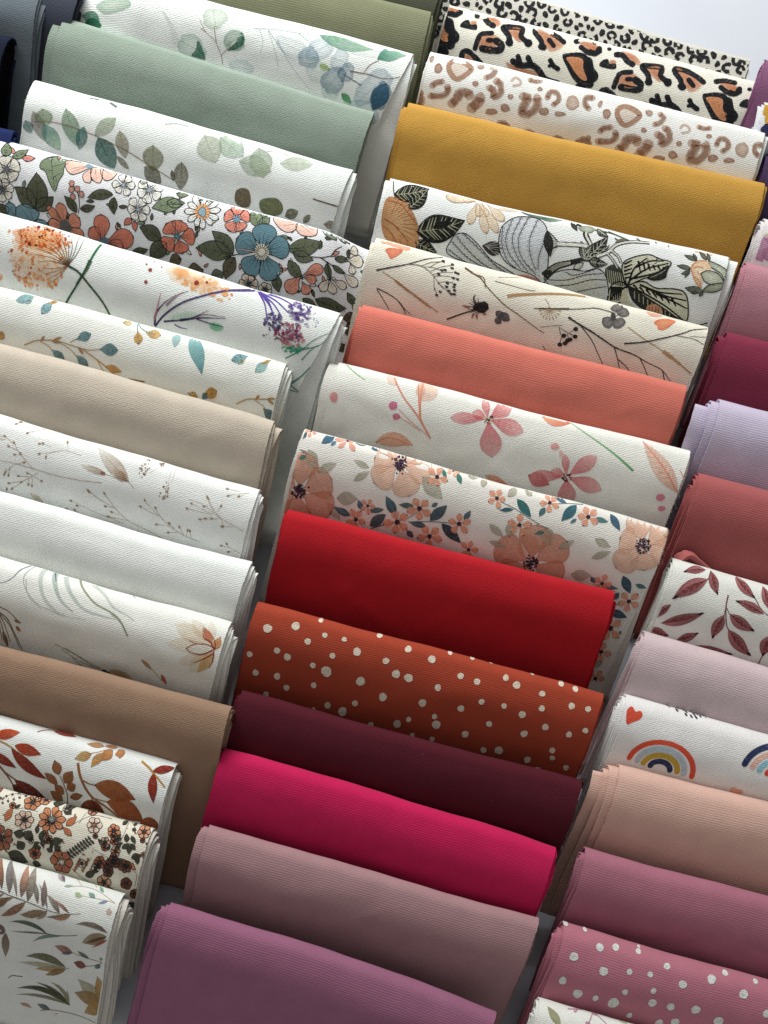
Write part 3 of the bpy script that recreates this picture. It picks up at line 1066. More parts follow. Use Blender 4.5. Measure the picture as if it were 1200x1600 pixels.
@pr('meadow')
def _(p):
    p.z(0, 300, 3)
    O1, O2, O3, RD = (244, 178, 110), (226, 120, 50), (196, 84, 36), (128, 40, 30)
    # dandelion head
    p.blob(210, 310, 135, 150, 20, (246, 214, 176), (244, 200, 150), a=.55, ae=.25, lev=1, wob=.1)
    p.blob(215, 230, 120, 60, 10, (240, 170, 96), (236, 150, 80), a=.6, ae=.35, lev=1, wob=.14)
    speck(p, 200, 320, 135, 150, 150, [O1, O2, (248, 200, 150), (236, 150, 84)], 4, 12, a=(.22, .55), lev=2)
    speck(p, 240, 230, 130, 55, 110, [O2, O3, O1, (210, 100, 44)], 3, 9, rot=14, a=(.35, .8), lev=3)
    speck(p, 130, 330, 70, 110, 30, [O3, RD, O2], 3, 8, a=(.6, .95), lev=4)
    speck(p, 230, 220, 120, 50, 34, [RD, (90, 34, 24), O3], 3, 8, a=(.8, 1), lev=4)
    speck(p, 200, 430, 90, 30, 26, [O1, O2], 4, 11, a=(.4, .8), lev=2)
    for ang in range(-172, -60, 11):
        c = (348, 358)
        q = polar(c, 150 + 20 * math.sin(ang), ang)
        m = polar(c, 80, ang + 8)
        p.line([c, m, q], 4.6, (84, 60, 34), a=.9, lev=5, w1=1.6)
    for ang in (176, 164, 152, 142):
        c = (348, 358)
        p.line([c, polar(c, 70, ang - 6), polar(c, 130, ang)], 4, (140, 84, 40), a=.85, lev=5, w1=1.4)
    p.line([(350, 358), (395, 385), (440, 440), (490, 510), (518, 568), (530, 620)], 11, (40, 62, 40), col1=(60, 90, 50), lev=5, w1=8)
    p.line([(500, 248), (470, 300), (440, 355), (400, 420), (320, 516), (290, 560)], 10, (34, 120, 76), col1=(40, 70, 40), lev=4, w1=9)
    p.line([(455, 330), (430, 380), (380, 440)], 22, (50, 84, 50), a=.7, lev=4, w1=10)
    speck(p, 60, 250, 60, 80, 8, [O2, O1], 3, 7, a=(.4, .8))
    speck(p, -60, 420, 80, 60, 60, [O1, O2, O3], 5, 12, a=(.4, .8))
    # splashes
    for x, y, r in ((713, 347, 5), (782, 360, 3.5), (731, 374, 10), (712, 430, 9), (945, 432, 12), (745, 333, 3), (992, 428, 7)):
        p.blob(x, y, r, col=(150, 48, 40), a=.9, lev=4)
    p.blob(880, 385, 80, 52, 10, (248, 206, 160), (250, 216, 178), a=.6, ae=.25, lev=1, wob=.12)
    p.blob(980, 440, 90, 45, 12, (246, 198, 150), (250, 210, 170), a=.6, ae=.25, lev=1, wob=.14)
    p.blob(870, 380, 40, 26, 0, (240, 160, 90), (246, 190, 130), a=.6, ae=.2, lev=2)
    speck(p, 960, 440, 130, 45, 45, [O1, (246, 190, 130)], 6, 15, rot=14, a=(.3, .6), lev=2)
    speck(p, 1060, 480, 60, 40, 9, [O2, O1], 6, 17, a=(.6, .85), lev=3)
    # purple grass
    PU, PU2 = (92, 76, 140), (58, 44, 88)
    p.line([(735, 632), (790, 580), (880, 525), (980, 490), (1090, 465), (1200, 458), (1240, 460)], 9, PU2, col1=PU, lev=4, w1=9)
    for l, w, c in (([(735, 630), (745, 580), (790, 530), (850, 490)], 13, (90, 60, 100)), ([(735, 600), (760, 540), (780, 480)], 10, (196, 130, 140)),
                    ([(800, 540), (860, 490), (910, 470)], 12, (150, 120, 130)), ([(780, 612), (900, 600), (1000, 560)], 10, PU2),
                    ([(860, 605), (960, 595), (1080, 597)], 13, PU2), ([(940, 600), (1000, 620), (1065, 635)], 8, PU2),
                    ([(830, 625), (860, 640), (890, 645)], 7, PU), ([(930, 595), (980, 580), (1075, 590)], 8, (130, 90, 120))):
        p.line(l, w, c, a=.85, lev=4, w1=2.5)
    p.blob(1030, 635, 36, 20, 12, (90, 190, 130), (120, 200, 150), a=.7, ae=.4, lev=2)
    p.blob(880, 590, 60, 18, -8, (180, 220, 196), a=.35, lev=1, soft=.3)
    # purple umbel
    p.z(300, 300, 3)
    c0 = (325, 465)
    for q in ((370, 600), (410, 610), (440, 590), (470, 570), (500, 540), (395, 560)):
        p.line([c0, (c0[0] * .5 + q[0] * .5 + 12, c0[1] * .55 + q[1] * .45), q], 8, (92, 70, 160), a=.9, lev=4, w1=5)
    p.line([(200, 463), (325, 462)], 9, PU, lev=4)
    speck(p, 520, 560, 52, 52, 85, [(104, 76, 146), (126, 100, 164), (84, 60, 120)], 4, 11, a=(.35, .75), lev=3)
    speck(p, 400, 610, 45, 45, 80, [(84, 72, 116), (66, 58, 98), (110, 94, 144)], 4, 10, a=(.4, .8), lev=3)
    speck(p, 470, 665, 70, 50, 110, [(120, 50, 100), (150, 60, 100), (90, 46, 100), (190, 100, 120)], 4, 10, a=(.4, .75), lev=3)
    speck(p, 480, 700, 60, 30, 40, [(214, 150, 150), (190, 110, 130)], 4, 10, a=(.4, .8), lev=3)
    speck(p, 400, 670, 60, 30, 12, [(120, 40, 70)], 3, 7, a=(.7, .9), lev=4)
    speck(p, 570, 600, 40, 40, 30, [(140, 120, 170), (170, 150, 190)], 3, 8, a=(.3, .6), lev=3)
    GR = (50, 130, 110)
    for l in ([(445, 780), (520, 745), (580, 700), (650, 665)], [(470, 750), (540, 740), (610, 720), (650, 680)], [(520, 790), (560, 750), (600, 720)], [(450, 735), (500, 740), (560, 730)]):
        p.line(l, 7, GR, a=.8, lev=3, w1=3)
    speck(p, 480, 735, 50, 22, 30, [(40, 150, 110), (90, 180, 140)], 4, 10, a=(.5, .9), lev=3)
    p.line([(445, 905), (510, 865), (560, 820)], 10, (60, 140, 130), a=.85, lev=4, w1=5)
    for i in range(5):
        p.line([(200 + 60 * i, 800 + 20 * i), (260 + 60 * i, 860 + 18 * i), (330 + 60 * i, 880 + 20 * i)], 8, GR, a=.7, w1=3)


@pr('teal_sprigs')
def _(p):
    p.z(0, 300, 3)
    TE, OC, TD = (132, 172, 178), (196, 156, 88), (84, 118, 124)

    def bud(a, b, w, c, c1=None):
        p.leaf(a, b, w, c, c1, a=.85, lev=2, rim=.12, var=.12, belly=.55, blunt=.2)
        a, b = np.array(a, float), np.array(b, float)
        for i in range(5):
            t = p.rng.uniform(.25, .8)
            o = p.rng.normal(0, w * .14, 2)
            p.blob(*(a + (b - a) * t + o), 3.2, 1.8, 60, (60, 74, 80), a=.75, lev=3, n=6)

    bud((185, 495), (105, 515), 44, TE)
    bud((180, 505), (150, 530), 24, (150, 180, 176))
    bud((270, 515), (225, 580), 44, TE)
    bud((250, 530), (292, 515), 20, OC)
    p.line([(130, 722), (200, 702), (290, 706), (370, 730), (440, 748), (500, 745)], 7, (186, 150, 104), lev=2, w1=4)
    p.line([(210, 706), (250, 730), (262, 750)], 4, (186, 150, 104), lev=2)
    p.line([(290, 706), (350, 745), (385, 790)], 4, (186, 150, 104), lev=2)
    p.line([(355, 712), (390, 695)], 4, (160, 130, 96), lev=2)
    p.line([(400, 738), (450, 775), (500, 815), (550, 862)], 6, (190, 146, 92), lev=2)
    p.line([(470, 790), (500, 850)], 4, (190, 146, 92), lev=2)
    for a, b in (((215, 706), (236, 680)), ((270, 704), (320, 688)), ((265, 706), (310, 716)), ((390, 735), (412, 770))):
        p.leaf(a, b, 13, (170, 130, 86), lev=3)
    bud((385, 700), (455, 672), 46, (112, 150, 156), TD)
    bud((490, 745), (578, 748), 58, (116, 154, 158), TD)
    bud((260, 745), (315, 795), 42, (120, 154, 160), TD)
    bud((375, 770), (425, 828), 42, (120, 154, 160), TD)
    p.leaf((510, 822), (586, 848), 34, (206, 160, 96), (190, 140, 80), lev=3)
    bud((0, 660), (40, 690), 44, OC)
    p.line([(655, 612), (690, 650), (740, 672)], 4, (130, 160, 160), lev=2)
    p.line([(660, 615), (668, 660)], 4, (130, 150, 150), lev=2)
    bud((670, 660), (675, 722), 42, OC)
    bud((705, 665), (775, 680), 42, OC, (214, 180, 120))
    bud((595, 620), (640, 610), 40, (214, 190, 140))
    p.leaf((850, 668), (840, 735), 40, (160, 196, 196), a=.75)
    p.leaf((910, 682), (964, 862), 66, (140, 188, 186), (96, 150, 156), a=.85, belly=.4, bend=-.05)
    bud((1170, 775), (1100, 795), 44, TE)
    bud((1165, 785), (1130, 812), 22, (170, 180, 150))
    p.line([(615, 880), (690, 892)], 7, (150, 110, 70), lev=2)
    bud((890, 945), (935, 965), 36, OC)
    bud((975, 955), (1030, 935), 52, (196, 150, 80))
    bud((955, 975), (985, 945), 30, (90, 130, 130))
    p.z(300, 300, 3)
    bud((275, 775), (200, 795), 40, TE)
    bud((372, 795), (310, 850), 44, (150, 186, 182))
    bud((330, 815), (378, 792), 16, OC)
    p.line([(215, 996), (270, 974), (330, 972), (405, 970)], 6, (190, 150, 100), lev=2)
    p.line([(300, 974), (340, 1000), (355, 1020)], 4, (190, 150, 100), lev=2)
    for a, b in (((310, 972), (330, 952)), ((360, 972), (398, 965)), ((365, 974), (400, 996))):
        p.leaf(a, b, 13, (180, 136, 86), lev=3)
    bud((342, 1012), (392, 1062), 44, (100, 134, 140), (64, 96, 104))
    bud((60, 960), (130, 940), 48, OC)
    bud((150, 1080), (220, 1100), 44, TE)


@pr('grass_sprigs')
def _(p):
    p.z(0, 640, 2.857)
    ST, BU = (178, 160, 136), (164, 134, 104)
    S = dict(bud=BU, br=2.6)
    sprig(p, [(480, 332), (380, 318), (260, 292), (180, 268), (110, 247), (40, 232), (0, 222)], ST, 1.2,
          side=[(180, 268, 128, 205), (128, 205, 100, 160), (100, 160, 60, 130), (110, 185, 78, 172), (130, 205, 105, 205), (90, 247, 52, 275), (52, 262, 42, 282), (70, 255, 60, 285), (95, 247, 130, 240),
                (195, 285, 120, 318), (120, 318, 70, 345), (165, 300, 160, 330), (150, 305, 145, 325), (120, 318, 60, 325), (175, 300, 200, 315), (170, 295, 155, 288), (60, 130, 0, 120), (60, 140, 20, 140), (150, 300, 112, 296)], **S)
    sprig(p, [(390, 208), (330, 186), (300, 186), (240, 200)], ST, .7, side=[(300, 186, 215, 200), (240, 200, 238, 208), (260, 170, 230, 158), (225, 160, 215, 158), (335, 175, 330, 155)], **S)
    sprig(p, [(230, 85), (170, 105)], ST, .6, side=[(175, 100, 160, 106), (120, 60, 105, 66), (130, 62, 118, 60)], **S)
    p.leaf((600, 330), (460, 175), 66, (186, 160, 134), (228, 222, 210), a=.8, at_=.4, lev=2, rim=.15, vein=(170, 146, 120))
    p.leaf((590, 325), (530, 270), 36, (140, 100, 72), (180, 150, 124), a=.7, at_=.1, lev=3)
    p.line([(620, 356), (590, 318), (560, 290)], 2.6, ST, lev=3)
    p.leaf((500, 296), (385, 248), 30, (170, 140, 112), (220, 214, 200), a=.8, at_=.4, lev=2, rim=.15)
    p.blob(486, 289, 12, 9, 30, (150, 112, 84), a=.7, lev=3)
    p.line([(575, 330), (530, 305), (490, 290)], 2.2, ST, lev=2)
    for cx, cy, n, dx, dy in ((668, 270, 22, 20, 45), (755, 370, 22, 22, 45), (745, 250, 6, 18, 8)):
        speck(p, cx, cy, dx, dy, n, [BU, (140, 110, 84), (120, 90, 70)], 2.6, 6, rot=20, a=(.6, .9))
    p.line([(690, 290), (740, 255)], 1.6, ST, a=.5)
    p.line([(800, 270), (790, 320), (765, 350)], 1.6, ST, a=.5)
    p.line([(785, 270), (770, 340)], 1.4, ST, a=.5)
    sprig(p, [(740, 580), (660, 535), (580, 495), (530, 445), (500, 400), (490, 380)], ST, .9, side=[(530, 445, 425, 375), (470, 410, 420, 368), (520, 440, 490, 434), (540, 470, 515, 460), (580, 495, 500, 478), (520, 485, 495, 478), (560, 505, 430, 488), (500, 400, 490, 384)], **S)
    sprig(p, [(540, 500), (430, 455), (340, 410)], ST, .7, side=[(370, 430, 360, 428), (345, 412, 335, 408), (370, 465, 310, 442), (350, 455, 345, 450)], **S)
    sprig(p, [(900, 588), (830, 560), (770, 520), (720, 470), (670, 420)], ST, .9, side=[(720, 475, 650, 440), (740, 490, 715, 448), (680, 430, 670, 415), (770, 520, 715, 512), (800, 545, 765, 546), (790, 530, 772, 512), (830, 560, 815, 530), (860, 570, 858, 548), (840, 562, 845, 545)], **S)
    sprig(p, [(1095, 545), (1000, 488), (930, 430), (860, 402)], ST, .9, side=[(1000, 488, 950, 405), (970, 455, 945, 400), (985, 460, 998, 440), (960, 465, 880, 425), (965, 470, 860, 446), (990, 490, 915, 490), (950, 485, 938, 486), (990, 490, 968, 488), (1050, 525, 1010, 524), (1000, 488, 1005, 515), (945, 430, 935, 432)], **S)
    sprig(p, [(1120, 380), (1040, 386)], ST, .6, side=[(1080, 372, 1035, 360), (1060, 384, 1040, 388), (1100, 388, 1085, 392)], **S)
    sprig(p, [(1075, 640), (1030, 615), (1000, 605)], ST, .7, side=[(1030, 615, 1022, 604), (1050, 632, 1030, 632), (1060, 650, 1050, 660), (1010, 608, 1000, 606)], **S)
    p.leaf((200, 420), (145, 370), 30, (200, 184, 150), (220, 210, 180), a=.7)
    sprig(p, [(340, 470), (300, 445), (270, 430)], ST, .7, side=[(30, 380, 36, 358), (640, 550, 625, 546)], **S)
    for k in range(6):
        x = 60 + 170 * k
        sprig(p, [(x, 560 + k * 40), (x + 60, 530 + k * 44), (x + 110, 470 + k * 45)], ST, .9, side=[(x + 60, 530 + k * 44, x + 40, 500 + k * 44), (x + 80, 510 + k * 44, x + 120, 500 + k * 44)], **S)


@pr('lily')
def _(p):
    p.z(0, 860, 3.158)
    GG, GB = (176, 188, 180), (110, 128, 128)
    for l, w, w1, c, a in (([(175, 78), (130, 105), (100, 140), (60, 165), (15, 170)], 7, 3, (120, 140, 150), .8), ([(190, 80), (150, 140), (165, 210), (230, 290)], 6, 3, GG, .7),
                        ([(235, 95), (230, 160), (250, 240), (310, 310), (350, 325)], 26, 6, (206, 214, 206), .7), ([(290, 108), (300, 170), (330, 250), (390, 310)], 30, 6, (186, 200, 194), .75),
                        ([(285, 105), (305, 160)], 8, 5, (80, 112, 120), .8), ([(340, 130), (380, 220), (440, 290), (520, 320), (610, 345)], 22, 5, (200, 210, 204), .75),
                        ([(405, 142), (440, 200), (500, 265), (570, 305), (620, 350), (655, 425)], 9, 8, (150, 160, 132), .85), ([(470, 165), (540, 220), (590, 285), (650, 320), (690, 350)], 14, 4, (206, 214, 204), .8),
                        ([(160, 150), (170, 220), (210, 270), (340, 325), (450, 345)], 5, 3, (190, 196, 184), .7), ([(650, 210), (685, 238)], 4, 2, GB, .7)):
        p.line(l, w, c, a=a, lev=2, w1=w1)
    p.line([(580, 315), (625, 360), (655, 425)], 16, (160, 168, 140), a=.5, lev=1, w1=5)
    # dark grass head at the left
    for q in ((95, 480), (30, 470), (50, 450), (-20, 480), (110, 360), (10, 440)):
        p.line([(0, 300) if q[0] < 100 else (0, 275), (q[0] * .6, (300 + q[1]) / 2 - 20), q], 5, (120, 96, 66), lev=3, a=.9, w1=4)
    p.leaf((20, 400), (35, 475), 22, (140, 104, 66), lev=3)
    p.leaf((85, 350), (122, 365), 14, (150, 112, 66), lev=3)
    p.leaf((90, 378), (112, 405), 18, (160, 116, 62), lev=3)
    p.line([(0, 300), (50, 340), (75, 400), (108, 490)], 6, (90, 74, 54), lev=3, w1=3)
    # lily
    OR, DR, PL = (190, 90, 40), (150, 56, 26), (226, 196, 140)
    for a, b, w, al in (((1060, 480), (880, 370), 80, .45), ((1060, 490), (840, 460), 70, .4), ((1060, 510), (890, 560), 60, .4), ((1065, 480), (960, 350), 60, .4), ((1065, 500), (940, 600), 70, .45), ((1070, 470), (1050, 355), 40, .35)):
        p.leaf(a, b, w, (222, 180, 120), PL, a=al * .7, at_=al * .4, belly=.6, lev=1, rim=.1)
    p.leaf((1070, 520), (980, 605), 50, (206, 150, 60), (220, 180, 110), a=.6, lev=2)
    p.leaf((1070, 500), (1100, 435), 40, (196, 120, 60), (214, 160, 100), a=.75, lev=2)
    p.leaf((1060, 470), (1020, 390), 36, (206, 130, 90), (190, 96, 60), a=.75, lev=2)
    for l, w in (([(1070, 500), (1050, 460), (1020, 440), (1015, 390)], 7), ([(1070, 490), (1030, 472), (990, 470), (950, 452)], 7), ([(1065, 500), (1010, 520), (960, 512), (935, 490)], 8),
                 ([(1065, 515), (1020, 540), (968, 558)], 7), ([(1068, 505), (1060, 550), (1040, 585)], 7), ([(935, 490), (960, 476), (1000, 468)], 6), ([(1070, 500), (1075, 470), (1060, 430)], 6)):
        p.line(l, w, DR, a=.85, lev=4, w1=3)
    p.poly([(955, 488), (990, 472), (1040, 478), (1058, 495), (1030, 515), (980, 512)], (232, 228, 214), a=.8, lev=3)
    # seed heads
    for l in ([(280, 462), (380, 510), (460, 560), (520, 590)], [(310, 485), (400, 540), (500, 580)], [(330, 480), (430, 535), (500, 575)], [(360, 520), (420, 575), (440, 580)]):
        p.line(l, 4, (150, 146, 120), a=.75, lev=2, w1=3)
    p.leaf((500, 582), (545, 600), 14, (50, 46, 44), lev=4)
    p.poly([(540, 585), (580, 580), (630, 600), (660, 640), (590, 625), (545, 605)], (190, 150, 100), (206, 176, 130), a=.8, ae=.4, lev=2)
    p.leaf((710, 535), (760, 590), 18, (170, 120, 76), (190, 150, 110), a=.8)
    p.line([(715, 540), (770, 600), (800, 640)], 4, (190, 160, 120), a=.8)
    p.leaf((800, 610), (822, 658), 20, (180, 110, 60), (196, 90, 50), a=.85)
    for k in range(4):
        p.line([(300 + 180 * k, 700 + k * 50), (360 + 180 * k, 740 + k * 50), (440 + 180 * k, 750 + k * 50)], 6, GB, a=.6, w1=3)


@pr('rust_leaves')
def _(p):
    p.z(0, 1100, 4)
    R1, R2, R3, OC, OD = (166, 60, 24), (122, 34, 16), (90, 22, 14), (176, 124, 74), (150, 84, 40)

    def L(a, b, w, c, c1=None, **k):
        k.setdefault('lev', 3)
        p.leaf(a, b, w, c, c1, a=.95, rim=.06, var=.09, **k)

    p.line([(0, 210), (40, 235), (100, 268), (150, 310)], 14, (176, 136, 70), lev=2, w1=8)
    L((0, 205), (162, 180), 66, (176, 66, 30), (186, 80, 40))
    L((130, 262), (295, 320), 72, R1, (150, 54, 28))
    L((110, 280), (320, 470), 70, (140, 50, 26), R2, bend=.06)
    L((-30, 300), (135, 402), 56, (150, 56, 28), R2)
    p.line([(0, 360), (50, 420), (90, 490), (110, 560)], 14, (120, 84, 56), lev=2, w1=8)
    p.line([(60, 430), (130, 480)], 9, (120, 84, 56), lev=2)
    L((110, 470), (305, 600), 76, (110, 32, 22), R3, bend=.04)
    L((90, 500), (160, 560), 50, (80, 24, 18), (60, 20, 16))
    p.line([(262, 176), (290, 166), (330, 162), (380, 176)], 6, (150, 84, 60), lev=2, w1=4)
    L((350, 168), (496, 212), 28, (150, 60, 40), (140, 40, 28))
    # pale sprig top
    p.line([(740, 290), (690, 296), (640, 310), (590, 318)], 4, OC, lev=2)
    L((600, 320), (498, 350), 62, (170, 120, 80), (196, 170, 110))
    L((665, 315), (598, 402), 54, (180, 130, 84), (196, 150, 90))
    L((722, 300), (660, 365), 66, (186, 132, 84), (176, 116, 66))
    L((755, 295), (770, 352), 60, (196, 140, 96), (180, 112, 66), bend=-.1)
    L((670, 275), (563, 255), 34, (190, 146, 104), (180, 130, 84))
    L((670, 272), (750, 282), 22, (176, 120, 80), lev=3)
    # brown sprig
    p.line([(425, 625), (436, 560), (420, 490), (405, 450)], 8, (150, 112, 80), lev=2, w1=5)
    for a, b, w in (((400, 445), (375, 355), 62), ((385, 500), (308, 430), 50), ((415, 565), (365, 498), 56), ((400, 605), (330, 540), 62), ((430, 495), (485, 422), 70), ((440, 530), (500, 505), 62), ((448, 585), (536, 570), 48)):
        L(a, b, w, (150, 90, 48), (140, 92, 54))
    # big branch
    p.line([(518, 375), (530, 450), (560, 530), (600, 590), (680, 650), (760, 712), (800, 740)], 17, (150, 98, 60), lev=2, w1=10)
    p.line([(548, 480), (580, 500), (625, 512)], 8, (150, 98, 60), lev=2)
    p.line([(590, 575), (590, 640)], 9, (150, 98, 60), lev=2)
    p.line([(600, 590), (690, 615)], 7, (160, 110, 70), lev=2)
    L((615, 508), (868, 598), 112, (156, 90, 44), (140, 74, 34), bend=-.03)
    L((680, 612), (905, 735), 120, (160, 84, 40), (140, 70, 32), bend=-.08)
    L((500, 660), (660, 690), 110, (128, 60, 28), (110, 44, 20), bend=-.12)
    L((880, 740), (1010, 770), 80, (150, 78, 36), (130, 64, 30), bend=-.1)
    p.line([(902, 368), (950, 410), (975, 440), (1010, 480), (1048, 525)], 14, (186, 140, 70), lev=2, w1=10)
    L((970, 430), (1110, 405), 52, (140, 48, 30), (126, 36, 24))
    L((978, 440), (978, 620), 58, (150, 52, 28), (128, 40, 22), bend=.03)
    for k in range(5):
        L((100 + 200 * k, 680 + 52 * k), (230 + 200 * k, 790 + 52 * k), 80, R1, R2)


@pr('ditsy_orange')
def _(p):
    p.z(0, 1220, 4.615)
    O1, O2, GD, CR = (206, 136, 96), (176, 100, 70), (66, 66, 54), (226, 206, 184)
    of = lambda c, R, n, ro, col, cen=(80, 66, 60): oflower(p, c, R, n, ro, col, cen=cen, cr=.22, lines=1, lev=3)
    ol = lambda a, b, w, col=GD: p.leaf(a, b, w, col, a=1, lev=3, out=(44, 40, 36), ow=3, var=.08)
    of((408, 290), 104, 9, 0, O1, (150, 150, 146))
    of((45, 420), 104, 8, 10, (160, 98, 74), (80, 56, 46))
    of((265, 165), 66, 6, 20, O1)
    of((218, 290), 76, 7, 0, (222, 192, 170), (70, 50, 44))
    of((470, 585), 92, 6, 10, (178, 108, 76), (226, 216, 200))
    of((278, 530), 48, 7, 0, (180, 100, 66))
    of((705, 330), 60, 6, 0, (228, 206, 186), (190, 120, 90))
    of((845, 365), 52, 6, 20, O1)
    of((785, 450), 44, 6, 0, (210, 170, 140))
    of((1055, 370), 52, 6, 0, (222, 160, 124))
    of((745, 590), 50, 6, 0, (170, 96, 64))
    of((845, 585), 50, 6, 0, (104, 60, 42), (60, 40, 30))
    of((800, 650), 46, 6, 15, (110, 62, 44), (60, 40, 30))
    of((925, 615), 54, 7, 0, (130, 78, 56), (60, 40, 30))
    of((920, 735), 46, 5, 0, (120, 64, 42))
    of((760, 725), 56, 5, 0, (206, 160, 126))
    of((860, 510), 40, 6, 0, (200, 150, 120))
    of((0, 75), 36, 5, 0, O2)
    of((975, 810), 40, 5, 0, (150, 84, 56))
    of((345, 145), 44, 5, 0, (214, 150, 112))
    of((680, 225), 40, 5, 0, (206, 140, 108))
    for a, b, w in (((215, 400), (140, 380), 60), ((225, 430), (265, 370), 80), ((200, 500), (165, 440), 70), ((265, 500), (330, 485), 60), ((80, 520), (215, 590), 90), ((250, 590), (310, 615), 44),
                    ((400, 455), (490, 435), 56), ((385, 520), (400, 485), 44), ((430, 510), (465, 480), 50), ((345, 480), (345, 430), 36), ((330, 440), (345, 370), 40), ((305, 390), (310, 330), 30),
                    ((400, 170), (470, 175), 46), ((490, 210), (540, 255), 50), ((940, 445), (935, 385), 36), ((970, 400), (1000, 455), 30), ((905, 490), (960, 455), 36), ((965, 455), (1000, 500), 36), ((955, 470), (955, 530), 34),
                    ((850, 440), (905, 415), 26), ((860, 490), (900, 460), 30), ((970, 555), (1045, 535), 46), ((1010, 540), (1015, 600), 36), ((630, 680), (705, 660), 46), ((900, 320), (930, 290), 30), ((975, 310), (995, 320), 26), ((970, 350), (1000, 360), 26),
                    ((820, 600), (800, 560), 30), ((880, 560), (960, 620), 40)):
        ol(a, b, w)
    for a, b, w in (((80, 300), (132, 200), 46), ((510, 335), (580, 270), 50), ((550, 408), (490, 345), 40), ((840, 820), (780, 755), 36), ((1000, 640), (930, 570), 34)):
        ol(a, b, w, (190, 116, 80))
    # dark fern and twigs
    p.line([(520, 545), (600, 490), (690, 440)], 4, OUT, lev=3)
    for i in range(9):
        t = i / 8
        x, y = 535 + 150 * t, 540 - 100 * t
        ol((x, y), (x - 22, y - 32), 15)
        ol((x, y), (x + 26, y + 22), 15)
    for l in ([(0, 170), (60, 130), (130, 100), (220, 110)], [(150, 215), (230, 205), (310, 235)], [(540, 335), (620, 290), (700, 260), (820, 280)], [(600, 320), (640, 240)], [(940, 300), (920, 380), (880, 470)],
              [(690, 490), (760, 530), (810, 560)], [(520, 610), (600, 690), (700, 760)], [(560, 640), (690, 560)], [(960, 300), (990, 340)], [(900, 600), (1000, 660), (980, 760)]):
        p.line(l, 3.6, (110, 90, 80), a=.8, lev=2)
    for i in range(12):
        x, y = 5 + 18 * i, 168 - 7 * i
        p.blob(x, y + (24 if i % 2 else -20), 11, 8, 40, (84, 80, 84), lev=3)
        p.line([(x, y), (x, y + (20 if i % 2 else -16))], 2.5, (84, 80, 84), lev=2)
    for i in range(14):
        x = 555 + 12 * i
        p.blob(x, 645 - (i % 5) * 18, 14, 10, 60, (150, 100, 76), lev=3)
    for k in range(20):
        x, y = p.rng.uniform(0, 1080), p.rng.uniform(0, 400)
        y = 40 + x * .27 + y
        of((x, y), p.rng.uniform(20, 34), 5, k * 17, (O1, O2, CR)[k % 3])
        an = p.rng.uniform(0, 360)
        ol((x + 20, y + 20), polar((x + 20, y + 20), 44, an), 20)
    for k in range(40):
        x, y = p.rng.uniform(0, 1080), p.rng.uniform(0, 420)
        y = 80 + x * .27 + y
        p.leaf((x, y), (x + p.rng.uniform(-30, 30), y + p.rng.uniform(-30, 30)), 14, (120, 90, 70), lev=1, a=.8)
    for k in range(7):
        of((60 + 160 * k, 650 + 45 * k), 60, 6, 0, O2)
        ol((120 + 160 * k, 650 + 45 * k), (190 + 160 * k, 690 + 45 * k), 50)


